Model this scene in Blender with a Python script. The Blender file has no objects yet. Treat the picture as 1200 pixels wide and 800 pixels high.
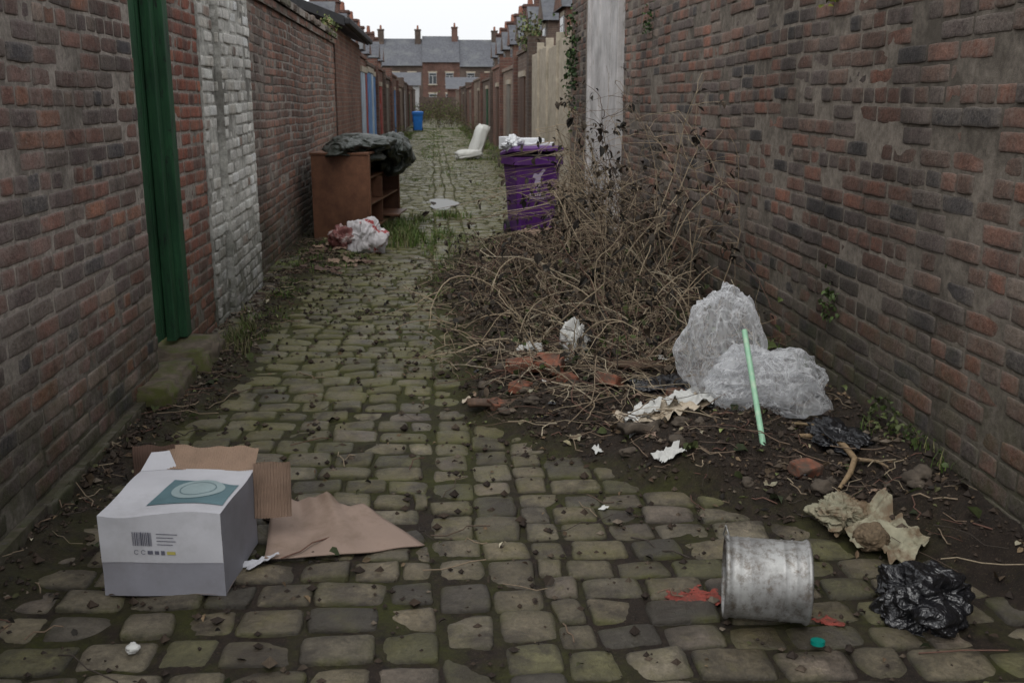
import bpy, bmesh, math, random
import numpy as np
from mathutils import Vector, Matrix, noise
rng=np.random.default_rng(11); random.seed(11)
SC=bpy.context.scene
# ------------------------------------------------------------------ helpers
def link(o,parent=None):
    SC.collection.objects.link(o)
    if parent: o.parent=parent
    return o
def empty(name):
    o=bpy.data.objects.new(name,None); o.empty_display_size=.1
    return link(o)
def npmesh(name,V,F,mat,col=None,smooth=True,parent=None):
    V=np.asarray(V,dtype=np.float32); F=np.asarray(F,dtype=np.int32)
    n,k=F.shape
    me=bpy.data.meshes.new(name)
    me.vertices.add(len(V)); me.vertices.foreach_set('co',V.ravel())
    me.loops.add(n*k); me.loops.foreach_set('vertex_index',F.ravel())
    me.polygons.add(n); me.polygons.foreach_set('loop_start',(np.arange(n)*k).astype(np.int32))
    me.polygons.foreach_set('use_smooth',np.full(n,smooth))
    me.update(calc_edges=True)
    if col is not None:
        a=me.color_attributes.new('col','FLOAT_COLOR','POINT')
        a.data.foreach_set('color',np.asarray(col,dtype=np.float32).ravel())
    me.materials.append(mat)
    return link(bpy.data.objects.new(name,me),parent)
def poly(name,verts,faces,mat,parent=None,smooth=False):
    me=bpy.data.meshes.new(name); me.from_pydata([tuple(v) for v in verts],[],faces); me.update()
    for p in me.polygons: p.use_smooth=smooth
    me.materials.append(mat)
    return link(bpy.data.objects.new(name,me),parent)
def bm_obj(name,bm,mat,parent=None,smooth=False):
    me=bpy.data.meshes.new(name); bm.to_mesh(me); bm.free()
    for p in me.polygons: p.use_smooth=smooth
    me.materials.append(mat)
    return link(bpy.data.objects.new(name,me),parent)
def box(name,lo,hi,mat,parent=None,bev=0,rotz=0,M=None):
    bm=bmesh.new(); bmesh.ops.create_cube(bm,size=1)
    c=[(a+b)/2 for a,b in zip(lo,hi)]; s=[abs(b-a) for a,b in zip(lo,hi)]
    for v in bm.verts: v.co=Vector((v.co.x*s[0],v.co.y*s[1],v.co.z*s[2]))
    if bev: bmesh.ops.bevel(bm,geom=bm.edges[:],offset=bev,segments=2,affect='EDGES',profile=.6)
    R=Matrix.Rotation(rotz,4,'Z')
    for v in bm.verts:
        v.co=R@v.co+Vector(c)
        if M is not None: v.co=M@v.co
    return bm_obj(name,bm,mat,parent)
def sstep(a,b,x):
    t=np.clip((x-a)/(b-a),0,1); return t*t*(3-2*t)
_W=[(rng.normal(size=2),rng.uniform(0,6.28)) for _ in range(40)]
def wn(x,y,f,seed=0,n=7):
    s=0
    for j in range(n):
        k,ph=_W[(seed*7+j)%40]
        s=s+np.sin((k[0]*x+k[1]*y)*f*(1+.35*j)+ph+seed*1.7)/(1+.25*j)
    return s/ (n*.45)
# ------------------------------------------------------------------ node helpers
def mat(name,base=(.5,.5,.5),rough=.85,metal=0,spec=.3):
    m=bpy.data.materials.new(name); m.use_nodes=True; nt=m.node_tree
    b=nt.nodes['Principled BSDF']; b.inputs['Base Color'].default_value=(*base,1)
    b.inputs['Roughness'].default_value=rough; b.inputs['Metallic'].default_value=metal
    b.inputs['Specular IOR Level'].default_value=spec
    return m,nt,b
def N(nt,t,**kw):
    n=nt.nodes.new(t)
    for k,v in kw.items(): setattr(n,k,v)
    return n
def pos(nt):
    return N(nt,'ShaderNodeNewGeometry').outputs['Position']
def nz(nt,scale,detail=5,rough=.6,vec=None,dist=0):
    n=N(nt,'ShaderNodeTexNoise'); n.inputs['Scale'].default_value=scale; n.inputs['Detail'].default_value=detail
    n.inputs['Roughness'].default_value=rough; n.inputs['Distortion'].default_value=dist
    nt.links.new(vec if vec is not None else pos(nt),n.inputs['Vector']); return n.outputs['Fac']
def scl(nt,s,vec=None):
    n=N(nt,'ShaderNodeVectorMath',operation='MULTIPLY'); n.inputs[1].default_value=s
    nt.links.new(vec if vec is not None else pos(nt),n.inputs[0]); return n.outputs[0]
def ramp(nt,inp,a,b,va=0,vb=1):
    n=N(nt,'ShaderNodeMapRange'); n.inputs[1].default_value=a; n.inputs[2].default_value=b
    n.inputs[3].default_value=va; n.inputs[4].default_value=vb; nt.links.new(inp,n.inputs[0]); return n.outputs[0]
def math_(nt,op,a,b=None):
    n=N(nt,'ShaderNodeMath',operation=op)
    for i,x in enumerate((a,b)):
        if x is None: continue
        if isinstance(x,(int,float)): n.inputs[i].default_value=x
        else: nt.links.new(x,n.inputs[i])
    return n.outputs[0]
def mix(nt,fac,a,b,bt='MIX'):
    n=N(nt,'ShaderNodeMix',data_type='RGBA',blend_type=bt)
    for i,x in ((0,fac),(6,a),(7,b)):
        if isinstance(x,(int,float)): n.inputs[i].default_value=x
        elif isinstance(x,tuple): n.inputs[i].default_value=(*x,1)
        else: nt.links.new(x,n.inputs[i])
    return n.outputs[2]
def bump(nt,b,h,strength=.5,dist=.01):
    n=N(nt,'ShaderNodeBump'); n.inputs['Strength'].default_value=strength; n.inputs['Distance'].default_value=dist
    nt.links.new(h,n.inputs['Height']); nt.links.new(n.outputs[0],b.inputs['Normal'])
def attr(nt,name='col'):
    n=N(nt,'ShaderNodeAttribute',attribute_name=name); return n.outputs['Color'],n.outputs['Alpha']
def sepz(nt,i=2):
    n=N(nt,'ShaderNodeSeparateXYZ'); nt.links.new(pos(nt),n.inputs[0]); return n.outputs[i]
def L(nt,a,b): nt.links.new(a,b)
def noisy(name,base,var=.35,scale=12,rough=.85,bs=.4,metal=0,second=None,sscale=3,spec=.3,bscale=None,bd=.005,lo=.5,hi=.65):
    m,nt,b=mat(name,base,rough,metal,spec)
    f=ramp(nt,nz(nt,scale,6,.65),.3,.7,1-var,1+var)
    c=mix(nt,1.0,base,f,'MULTIPLY')
    if second: c=mix(nt,ramp(nt,nz(nt,sscale,6,.7),lo,hi),c,second)
    L(nt,c,b.inputs['Base Color'])
    bump(nt,b,nz(nt,bscale or scale*3,5,.7),bs,bd)
    return m
# ------------------------------------------------------------------ materials
def brick_mat(name,smear=(.30,.27,.24),smear_amt=.5,moss=.6,dark=.6,spots=.55):
    m,nt,b=mat(name,rough=.88,spec=.25)
    c,e=attr(nt)
    c=mix(nt,1.0,c,ramp(nt,nz(nt,70,6,.75),.25,.75,.5,1.5),'MULTIPLY')
    c=mix(nt,1.0,c,ramp(nt,nz(nt,14,5,.7),.3,.7,.7,1.3),'MULTIPLY')
    c=mix(nt,math_(nt,'MULTIPLY',ramp(nt,nz(nt,9,8,.75,dist=.6),.54,.70),spots),c,(.035,.03,.028))
    c=mix(nt,math_(nt,'MULTIPLY',ramp(nt,nz(nt,22,9,.8),.54,.68),smear_amt),c,smear)
    big=ramp(nt,nz(nt,.9,7,.7),.44,.60,0,.6)
    c=mix(nt,math_(nt,'MULTIPLY',big,ramp(nt,nz(nt,35,7,.8),.40,.62)),c,smear)
    c=mix(nt,math_(nt,'MULTIPLY',e,math_(nt,'MULTIPLY',ramp(nt,nz(nt,40,5,.8),.32,.56),.85)),c,tuple(x*.8 for x in smear))
    st=ramp(nt,nz(nt,1.1,5,.6,vec=scl(nt,(1,1,.35))),.36,.66,1.15,dark)
    c=mix(nt,1.0,c,st,'MULTIPLY')
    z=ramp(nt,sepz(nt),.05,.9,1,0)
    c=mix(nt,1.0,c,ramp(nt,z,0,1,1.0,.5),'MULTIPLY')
    mf=math_(nt,'MULTIPLY',math_(nt,'MULTIPLY',z,ramp(nt,nz(nt,6,8,.75),.40,.60)),moss)
    c=mix(nt,mf,c,(.050,.055,.02))
    L(nt,c,b.inputs['Base Color'])
    h=math_(nt,'ADD',nz(nt,90,6,.75),math_(nt,'MULTIPLY',nz(nt,28,5,.7),1.6))
    bump(nt,b,h,.9,.007)
    return m
def mortar_mat(name,base,moss=.5):
    m,nt,b=mat(name,base,.95,spec=.1)
    c=mix(nt,1.0,base,ramp(nt,nz(nt,25,7,.75),.3,.7,.5,1.35),'MULTIPLY')
    c=mix(nt,ramp(nt,nz(nt,1.6,6,.7),.46,.62,0,.7),c,(.06,.052,.043))
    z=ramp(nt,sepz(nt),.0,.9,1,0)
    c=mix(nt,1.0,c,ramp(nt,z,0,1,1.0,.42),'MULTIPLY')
    c=mix(nt,math_(nt,'MULTIPLY',math_(nt,'MULTIPLY',z,ramp(nt,nz(nt,5,8,.75),.4,.6)),moss),c,(.05,.055,.02))
    L(nt,c,b.inputs['Base Color'])
    bump(nt,b,nz(nt,120,6,.8),.8,.006)
    return m
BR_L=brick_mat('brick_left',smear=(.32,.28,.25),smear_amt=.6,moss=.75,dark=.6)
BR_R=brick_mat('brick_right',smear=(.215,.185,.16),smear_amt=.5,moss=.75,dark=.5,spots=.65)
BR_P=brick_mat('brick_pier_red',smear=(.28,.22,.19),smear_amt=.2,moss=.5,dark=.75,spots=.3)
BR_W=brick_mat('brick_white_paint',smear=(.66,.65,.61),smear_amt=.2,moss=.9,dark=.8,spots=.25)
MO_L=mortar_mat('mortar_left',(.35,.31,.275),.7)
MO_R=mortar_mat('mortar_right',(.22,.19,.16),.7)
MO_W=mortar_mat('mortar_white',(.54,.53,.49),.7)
def sett_mat():
    m,nt,b=mat('sandstone_sett',rough=.7,spec=.5)
    c,e=attr(nt)
    c=mix(nt,1.0,c,ramp(nt,nz(nt,60,7,.75),.25,.75,.5,1.5),'MULTIPLY')
    c=mix(nt,1.0,c,ramp(nt,nz(nt,7,5,.7),.3,.7,.6,1.35),'MULTIPLY')
    e2=math_(nt,'MULTIPLY',ramp(nt,nz(nt,14,7,.8),.28,.50),e)
    mo=mix(nt,nz(nt,30,4),(.048,.043,.009),(.150,.138,.028))
    far=ramp(nt,sepz(nt,1),3.0,6,-.06,.13)
    pm=ramp(nt,math_(nt,'ADD',nz(nt,1.7,8,.78),far),.46,.66,.04,.80)
    c=mix(nt,pm,c,mo)
    c=mix(nt,math_(nt,'MULTIPLY',ramp(nt,nz(nt,3.1,8,.78,dist=.4),.48,.60),.78),c,(.030,.022,.016))
    c=mix(nt,math_(nt,'MULTIPLY',e2,.9),c,mix(nt,ramp(nt,math_(nt,'ADD',nz(nt,4,4),far),.42,.62),(.022,.018,.012),(.075,.076,.017)))
    L(nt,c,b.inputs['Base Color'])
    L(nt,ramp(nt,nz(nt,5,4),.35,.65,.30,.68),b.inputs['Roughness'])
    h=math_(nt,'ADD',nz(nt,110,6,.8),math_(nt,'MULTIPLY',nz(nt,30,5,.7),2.0))
    bump(nt,b,h,.75,.008)
    return m
SETT=sett_mat()
def soil_mat():
    m,nt,b=mat('soil',rough=.8,spec=.3)
    c,a=attr(nt)
    s=mix(nt,ramp(nt,nz(nt,20,8,.8),.3,.7),(.012,.009,.007),(.055,.037,.026))
    s=mix(nt,math_(nt,'MULTIPLY',ramp(nt,nz(nt,130,4,.8),.58,.66),.8),s,(.14,.105,.07))
    g=mix(nt,nz(nt,40,4),(.024,.026,.006),(.100,.105,.02))
    far=ramp(nt,sepz(nt,1),3.0,6,-.07,.06)
    gf=math_(nt,'MULTIPLY',a,ramp(nt,math_(nt,'ADD',nz(nt,2.3,7,.75),far),.38,.58))
    L(nt,mix(nt,gf,s,g),b.inputs['Base Color'])
    h=math_(nt,'ADD',nz(nt,140,6,.8),math_(nt,'MULTIPLY',nz(nt,30,6,.8),2.0))
    bump(nt,b,h,1.0,.016)
    return m
SOIL=soil_mat()
def vmat(name,rough=.8,spec=.25,var=.3,trans=0):
    m,nt,b=mat(name,rough=rough,spec=spec); c,a=attr(nt)
    L(nt,mix(nt,1.0,c,ramp(nt,nz(nt,60,4,.7),.3,.7,1-var,1+var),'MULTIPLY'),b.inputs['Base Color'])
    return m
VM=vmat('leaf_and_twig')
GRASS=vmat('grass_blade',rough=.6)
def texbrick(name,axis,c1,c2,mo,scale=1.0,dark=.6):
    m,nt,b=mat(name,rough=.9,spec=.2)
    s=N(nt,'ShaderNodeSeparateXYZ'); L(nt,pos(nt),s.inputs[0]); cb=N(nt,'ShaderNodeCombineXYZ')
    L(nt,s.outputs[axis],cb.inputs[0]); L(nt,s.outputs[2],cb.inputs[1])
    t=N(nt,'ShaderNodeTexBrick'); L(nt,cb.outputs[0],t.inputs['Vector'])
    t.inputs['Color1'].default_value=(*c1,1); t.inputs['Color2'].default_value=(*c2,1); t.inputs['Mortar'].default_value=(*mo,1)
    t.inputs['Scale'].default_value=1; t.inputs['Brick Width'].default_value=.235; t.inputs['Row Height'].default_value=.075
    t.inputs['Mortar Size'].default_value=.006; t.inputs['Bias'].default_value=-.1
    c=mix(nt,1.0,t.outputs[0],ramp(nt,nz(nt,14,7,.8),.3,.7,.55,1.4),'MULTIPLY')
    c=mix(nt,1.0,c,ramp(nt,nz(nt,.8,6,.7),.35,.68,1.15,dark),'MULTIPLY')
    L(nt,c,b.inputs['Base Color'])
    bump(nt,b,math_(nt,'ADD',math_(nt,'MULTIPLY',t.outputs['Fac'],-1.0),nz(nt,60,4,.8)),.5,.01)
    return m
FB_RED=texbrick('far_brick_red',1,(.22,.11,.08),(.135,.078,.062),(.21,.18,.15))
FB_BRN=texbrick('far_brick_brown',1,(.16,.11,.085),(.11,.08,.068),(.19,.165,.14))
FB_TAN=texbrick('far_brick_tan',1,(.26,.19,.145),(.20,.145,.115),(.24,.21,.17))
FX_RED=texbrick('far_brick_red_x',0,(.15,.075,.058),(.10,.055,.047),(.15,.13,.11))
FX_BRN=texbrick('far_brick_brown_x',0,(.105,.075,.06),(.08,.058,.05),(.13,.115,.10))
SLATE=noisy('slate_roof',(.085,.088,.10),.4,6,.6,.4,second=(.12,.125,.13),sscale=.8)
STONE=noisy('step_stone',(.095,.075,.055),.45,18,.85,.6,second=(.065,.07,.018),sscale=5,lo=.45,hi=.6)
KERB=noisy('kerb_stone',(.085,.072,.058),.4,15,.85,.6,second=(.08,.095,.02),sscale=3.5,lo=.44,hi=.6)
CONC=noisy('concrete_panel',(.38,.33,.26),.25,9,.9,.3,second=(.22,.20,.15),sscale=1.6,lo=.5,hi=.7)
TAR=noisy('black_fascia',(.02,.02,.022),.3,10,.6,.3)
GLASS=mat('window_glass',(.03,.035,.04),.15,spec=.6)[0]
UPVC=noisy('window_frame',(.42,.42,.42),.08,5,.5,.05)
POT=noisy('chimney_pot',(.25,.11,.075),.3,10,.85,.3)
def wood_mat(name,base,dark,sc=(60,60,4),rough=.7,flake=None):
    m,nt,b=mat(name,base,rough)
    g=nz(nt,1,6,.7,vec=scl(nt,sc))
    c=mix(nt,ramp(nt,g,.35,.65),base,dark)
    if flake: c=mix(nt,ramp(nt,nz(nt,1,8,.8,vec=scl(nt,(18,18,5))),.56,.63),c,flake)
    c=mix(nt,1.0,c,ramp(nt,nz(nt,2.5,5,.6),.3,.7,.65,1.25),'MULTIPLY')
    L(nt,c,b.inputs['Base Color']); bump(nt,b,g,.4,.004); return m
GREEN=wood_mat('green_paint_wood',(.024,.090,.038),(.012,.048,.023),flake=(.014,.022,.016))
WHITEW=wood_mat('white_paint_wood',(.52,.50,.50),(.40,.385,.37),flake=(.26,.23,.20))
CABW=wood_mat('cabinet_wood',(.17,.08,.045),(.11,.05,.03),sc=(8,50,8),rough=.5)
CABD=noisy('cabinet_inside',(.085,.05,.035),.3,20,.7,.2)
# ------------------------------------------------------------------ block fields
SK=9
KU=[(-1,SK),(-1,1),(-.97,.35),(-.91,0),(-.45,0),(0,0),(.45,0),(.91,0),(.97,.35),(1,1),(1,SK)]
KV=[(-1,SK),(-1,1),(-.90,.3),(-.6,0),(.6,0),(.90,.3),(1,1),(1,SK)]
KS=[(-1,SK),(-1,1.2),(-.93,.45),(-.78,.1),(-.3,0),(.3,0),(.78,.1),(.93,.45),(1,1.2),(1,SK)]
KL=[(-1,SK),(-1,1),(-.8,.1),(.8,.1),(1,1),(1,SK)]
def blocks(name,C,U,V,W,hu,hv,col,ku,kv,r,skirt,warp,hn,cr,m,ang=None,tilt=0,dome=0,f=(40,55,80),parent=None):
    C=np.asarray(C,float); n=len(C); hu=np.asarray(hu)[:,None]; hv=np.asarray(hv)[:,None]
    tu=np.array([k[0] for k in ku]); lu=np.array([k[1] for k in ku],float)
    tv=np.array([k[0] for k in kv]); lv=np.array([k[1] for k in kv],float)
    T,S=np.meshgrid(tu,tv,indexing='ij'); A,B=np.meshgrid(lu,lv,indexing='ij')
    T=T.ravel()[None];S=S.ravel()[None];A=A.ravel();B=B.ravel()
    sk=(A>=SK)|(B>=SK)
    H=-np.where(sk,skirt,r*np.minimum(A+B,1.8))[None]
    q=(np.abs(T)*np.abs(S))**5; asp=np.minimum(1,hv/hu); asp2=np.minimum(1,hu/hv)
    u=T*(1-cr*q*asp)*hu; v=S*(1-cr*q*asp2)*hv
    def w(sd):
        s=0
        for j,ff in enumerate(f):
            ph=rng.uniform(0,6.28,(n,1)); th=rng.uniform(0,6.28,(n,1))
            s=s+np.sin((np.cos(th)*u+np.sin(th)*v)*ff+ph)/(1+.5*j)
        return s/1.6
    u0,v0=u.copy(),v.copy()
    h=H+hn*w(2)+dome*(1-T*T)*(1-S*S)
    if tilt:
        h=h+rng.normal(0,tilt,(n,1))*u0+rng.normal(0,tilt,(n,1))*v0
    u1=u0+warp*w(0); v1=v0+warp*w(1)
    if ang is not None:
        ca=np.cos(ang)[:,None]; sa=np.sin(ang)[:,None]; u1,v1=ca*u1-sa*v1,sa*u1+ca*v1
    P=C[:,None,:]+u1[...,None]*np.array(U)+v1[...,None]*np.array(V)+h[...,None]*np.array(W)
    nu,nv=len(tu),len(tv); G=nu*nv
    i,j=np.meshgrid(np.arange(nu-1),np.arange(nv-1),indexing='ij')
    a=(i*nv+j).ravel(); F0=np.stack([a,a+nv,a+nv+1,a+1],1)
    F=(F0[None]+(np.arange(n)*G)[:,None,None]).reshape(-1,4)
    e=np.clip(np.maximum(np.abs(T),np.abs(S)),0,1)**5
    cc=np.empty((n,G,4)); cc[...,:3]=np.asarray(col)[:,None,:]; cc[...,3]=np.broadcast_to(e,(n,G))
    return npmesh(name,P.reshape(-1,3),F,m,cc.reshape(-1,4),True,parent)
def up(pal,k): return [(w,tuple(x*k for x in c)) for w,c in pal]
PAL_R=up([(3,(.14,.086,.066)),(3,(.17,.088,.065)),(2,(.092,.070,.064)),(1.2,(.21,.095,.065)),(2,(.12,.092,.08)),(1,(.17,.13,.105)),(1.2,(.05,.045,.045))],1.15)
PAL_L=up([(3,(.165,.10,.085)),(3,(.20,.10,.078)),(2,(.12,.087,.083)),(1.3,(.26,.12,.078)),(1.8,(.155,.12,.105)),(1,(.25,.185,.15)),(1,(.06,.055,.06))],1.2)
PAL_M=up([(3,(.21,.098,.068)),(2,(.165,.088,.067)),(1.4,(.27,.12,.078)),(1.5,(.13,.087,.073)),(1,(.22,.165,.13))],1.15)
PAL_P=up([(4,(.25,.085,.055)),(2,(.19,.07,.05)),(1,(.30,.11,.065)),(1,(.12,.055,.045))],1.05)
PAL_W=[(4,(.70,.68,.64)),(3,(.62,.60,.56)),(1,(.48,.45,.40)),(.25,(.30,.22,.18))]
def pick(pal,n):
    w=np.array([p[0] for p in pal],float); c=np.array([p[1] for p in pal])
    return np.minimum(c[rng.choice(len(pal),n,p=w/w.sum())]*rng.uniform(.76,1.26,(n,1)),.8)
def brick_wall(name,org,U,length,z0,z1,pal,bm,mm,core=.22,top=None,parent=None,joint=.014,proud=.0045,rough=1,jit=.0022,ch=.081,deep=.3,spall=.05):
    U=Vector(U); Nn=U.cross(Vector((0,0,1))); org=Vector(org)
    par=parent or empty(name)
    C=[];hu=[];hv=[];k=0; z=z0
    while z+ch*.6<z1:
        hdr=(k%4==3); pitch=.125 if hdr else .25
        s=-random.uniform(0,pitch) if k%2 else -pitch*.5*random.uniform(.8,1.2)
        while s<length:
            p=pitch*random.uniform(.94,1.06)
            a=max(s,0); b=min(s+p,length); s+=p
            if b-a<.04: continue
            l=(b-a-joint)/2
            c=org+U*((a+b)/2)+Vector((0,0,z+ch/2))+Nn*(random.gauss(0,jit)-(random.uniform(.004,.011) if random.random()<spall else 0))
            wz=.012*math.sin(c.y*.9+c.z*.7+c.x)+.007*math.sin(c.y*2.3+1)
            C.append((c.x,c.y,c.z+wz*(1 if z>z0+.1 else 0)+random.gauss(0,.0013))); hu.append(l); hv.append((ch-joint*random.uniform(.75,1.2))/2)
        z+=ch; k+=1
    n=len(C)
    blocks('bricks',C,U,(0,0,1),Nn,hu,hv,pick(pal,n),KU,KV,.0028,.03,.0021*rough,.0012*rough,.08,bm,
           ang=rng.normal(0,.006,n),tilt=.014,parent=par)
    o=org-Nn*proud; e=o+U*length; bk=-Nn*core
    vs=[o,e,e+bk,o+bk]; vv=[(v.x,v.y,z0-deep) for v in vs]+[(v.x,v.y,z-.005) for v in vs]
    poly('mortar_core',vv,[(0,1,5,4),(1,2,6,5),(2,3,7,6),(3,0,4,7),(4,5,6,7)],mm,par)
    return par,z
# ------------------------------------------------------------------ ground height
def gz(x,y): return .030*np.clip(np.abs(x-.15)/1.5,0,1.3)+.012*wn(x,y,.9,1)
def soil_terms(x,y):
    xb=np.interp(y,[2.2,2.9,3.3,3.7,4.2,4.6,5.1,7,9,10.5,12,14,90],[1.85,1.70,1.35,.95,.50,.20,-.02,-.05,-.2,.1,.7,1.55,1.75])
    d=x-xb+.10*wn(x,y,5,2)+.05*wn(x,y,17,3)
    m=sstep(0,.45,d)
    h=m*(.075+.035*wn(x,y,3.5,4)+.018*wn(x,y,14,5)+.009*wn(x,y,45,1))
    h=h+m*.11*np.exp(-(((x-1.35)/.35)**2+((y-4.25)/.45)**2))+m*.05*np.exp(-(((x-.7)/.5)**2+((y-5.4)/.6)**2))
    h=h+m*.10*np.exp(-((x-1.95)/.18)**2)
    xl=np.interp(y,[2,3,4.7,5.4,9,10.2,11,12,14,90],[-1.12,-1.2,-1.18,-1.06,-1.12,-.75,-.55,-.75,-1.2,-1.3])
    d2=xl-x+.12*wn(x,y,5,3)+.05*wn(x,y,18,2)
    m2=sstep(-.02,.25,d2)
    h=h+m2*(.05+.014*wn(x,y,12,1)+.006*wn(x,y,45,2))
    return h,m,m2
def soil_h(x,y):
    h,m,m2=soil_terms(x,y)
    patch=sstep(.45,1.1,wn(x,y,2.1,2)+.5*wn(x,y,9,4))*.012
    return gz(x,y)-.010+.003*wn(x,y,30,3)+h+patch
def grid_mesh(name,x0,x1,y0,y1,dx,dy,fn,m,colfn=None):
    xs=np.arange(x0,x1+dx/2,dx); ys=np.arange(y0,y1+dy/2,dy)
    X,Y=np.meshgrid(xs,ys,indexing='ij'); Z=fn(X,Y)
    V=np.stack([X.ravel(),Y.ravel(),Z.ravel()],1)
    nx,ny=X.shape; i,j=np.meshgrid(np.arange(nx-1),np.arange(ny-1),indexing='ij'); a=(i*ny+j).ravel()
    F=np.stack([a,a+ny,a+ny+1,a+1],1)
    col=np.ones((len(V),4)); 
    if colfn: col[:,3]=colfn(X,Y).ravel()
    return npmesh(name,V,F,m,col)
def moss_amt(x,y):
    h,m,m2=soil_terms(x,y); return np.clip(1-.95*m-.7*m2,0,1)
grid_mesh('soil',-1.66,2.1,1.2,16,.018,.022,soil_h,SOIL,moss_amt)
grid_mesh('soil_verge',-1.66,2.1,16,96,.06,.12,soil_h,SOIL,lambda x,y:np.clip(.6+.7*wn(x,y,1.3,3),0,1))
poly('ground',[(-600,-300,-.12),(600,-300,-.12),(600,900,-.12),(-600,900,-.12)],[(0,1,2,3)],noisy('ground_dirt',(.09,.085,.06),.3,3,.9,.4))
# setts
def setts():
    C=[];hu=[];hv=[]
    ch0,ch1=-.02,.34
    def rows(xa,xb,ph,sk):
        y=1.3+ph
        while y<96:
            d=.160*random.uniform(.9,1.1)
            if y>60: d*=2
            x=xa-random.uniform(0,.12)
            while x<xb:
                w=random.uniform(.155,.25)
                if y>60: w*=1.8
                a=max(x,xa); b=min(x+w,xb)
                if b-a>.06:
                    xc=(a+b)/2
                    C.append((xc,y+d/2+.03*math.sin(xc*1.5+y*.5)+sk*(xc-.15)+random.gauss(0,.003),0)); hu.append((b-a)/2-random.uniform(.004,.009)); hv.append(d/2-random.uniform(.004,.010))
                x+=w
            y+=d
    rows(-1.62,ch0,0,-.03); rows(ch1,2.08,.07,-.07)
    for xa,xb in ((ch0,.16),(.16,ch1)):
        y=1.3
        while y<96:
            l=random.uniform(.14,.24); 
            C.append(((xa+xb)/2+random.gauss(0,.005),y+l/2,0)); hu.append((xb-xa)/2-random.uniform(.001,.010)); hv.append(l/2-.007); y+=l
    C=np.array(C);hu=np.array(hu);hv=np.array(hv)
    C[:,0]+=.018*np.sin(C[:,1]*1.1)+.012*np.sin(C[:,1]*2.7+1)
    C[:,2]=gz(C[:,0],C[:,1])+rng.normal(0,.005,len(C))
    cols=np.array([(.135,.110,.072),(.115,.095,.063),(.165,.14,.10),(.10,.092,.045),(.14,.112,.088),(.07,.06,.048)])
    col=cols[rng.choice(6,len(C),p=[.26,.22,.17,.11,.12,.12])]*rng.uniform(.66,1.3,(len(C),1))
    par=empty('cobblestone_paving')
    nr=C[:,1]<13
    blocks('setts_near',C[nr],(1,0,0),(0,1,0),(0,0,1),hu[nr],hv[nr],col[nr],KS,KS,.009,.05,.0048,.0028,.10,SETT,ang=rng.normal(0,.035,nr.sum()),tilt=.05,dome=.003,f=(25,50,95),parent=par)
    fr=~nr
    blocks('setts_far',C[fr],(1,0,0),(0,1,0),(0,0,1),hu[fr],hv[fr],col[fr],KL,KL,.010,.05,.003,.002,.12,SETT,ang=rng.normal(0,.02,fr.sum()),tilt=.03,dome=.004,parent=par)
setts()
WAT=mat('puddle_water',(.05,.045,.035),.30,spec=.35)[0]
pv=[]
for i in range(60):
    a=i/60*6.283; r=1+.14*math.sin(a*3+1)+.08*math.sin(a*5+2)+.03*math.sin(a*11); pv.append((.12+.22*r*math.cos(a),15.9+.85*r*math.sin(a),float(gz(.12,15.9))+.013))
poly('puddle',pv,[tuple(range(60))],WAT)
# ------------------------------------------------------------------ near left side
XL=-1.52
p,z=brick_wall('brick_wall',(XL,1.2,0.02),(0,1,0),4.2,.02,2.9,PAL_L,BR_L,MO_L)
brick_wall('plinth',(XL+.045,1.2,0.0),(0,1,0),4.12,-.04,.10,[(1,(.085,.07,.04)),(1,(.10,.075,.055)),(1,(.055,.06,.025))],BR_L,MO_R,core=.04,parent=p,rough=2.8,jit=.008)
g=empty('green_gate')
for i in range(6):
    ya=5.32+i*.14; box('plank',(XL-.135,ya,.22),(XL-.10-.004*(i%2),ya+.132,2.9),GREEN,g,.004)
box('frame_post',(XL-.11,6.03,.20),(XL+.004,6.145,2.95),GREEN,g,.006)
box('frame_stop',(XL-.095,5.93,.20),(XL-.04,6.028,2.9),GREEN,g,.006)
box('frame_post_near',(XL-.10,5.405,.20),(XL-.03,5.48,2.9),GREEN,g,.006)
st=empty('door_step')
def rough_block(name,lo,hi,m,par,seed=0,amp=.008):
    bm=bmesh.new(); bmesh.ops.create_cube(bm,size=1)
    s=Vector([b-a for a,b in zip(lo,hi)]); c=Vector([(a+b)/2 for a,b in zip(lo,hi)])
    for v in bm.verts: v.co=Vector((v.co.x*s.x,v.co.y*s.y,v.co.z*s.z))
    bmesh.ops.bevel(bm,geom=bm.edges[:],offset=min(s)*.12,segments=2,affect='EDGES')
    bmesh.ops.subdivide_edges(bm,edges=[e for e in bm.edges if e.calc_length()>.04],cuts=5,use_grid_fill=True)
    for v in bm.verts:
        v.co+=c; q=v.co*9+Vector((seed,0,0)); v.co+=Vector((noise.noise(q),noise.noise(q+Vector((9,0,0))),noise.noise(q+Vector((0,9,0)))))*amp*2
    return bm_obj(name,bm,m,par,True)
rough_block('tread',(XL-.25,4.95,-.05),(-1.36,5.62,.17),STONE,st,1,.014)
rough_block('tread_far',(XL-.25,5.64,-.05),(-1.33,6.2,.19),STONE,st,2,.014)
p,z=brick_wall('brick_pier',(XL+.0,6.15,0.02),(0,1,0),.72,.02,2.9,PAL_P,BR_P,MO_L,core=.3)
brick_wall('jamb',(XL-.25,6.15,0.02),(1,0,0),.245,.02,2.9,PAL_P,BR_P,MO_L,core=.1,parent=p)
p,z=brick_wall('white_painted_brick_pier',(XL+.015,6.88,.02),(0,1,0),.38,.02,2.9,PAL_W,BR_W,MO_W,core=.3,jit=.006)
brick_wall('projecting_face',(XL+.06,7.30,.02),(0,1,0),1.15,.02,2.9,PAL_W,BR_W,MO_W,core=.2,parent=p,jit=.004)
brick_wall('projecting_return',(XL-.1,7.30,.02),(1,0,0),.155,.02,2.9,PAL_W,BR_W,MO_W,core=.1,parent=p,jit=.004)
k=empty('kerb'); y=6.25
i=0
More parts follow.
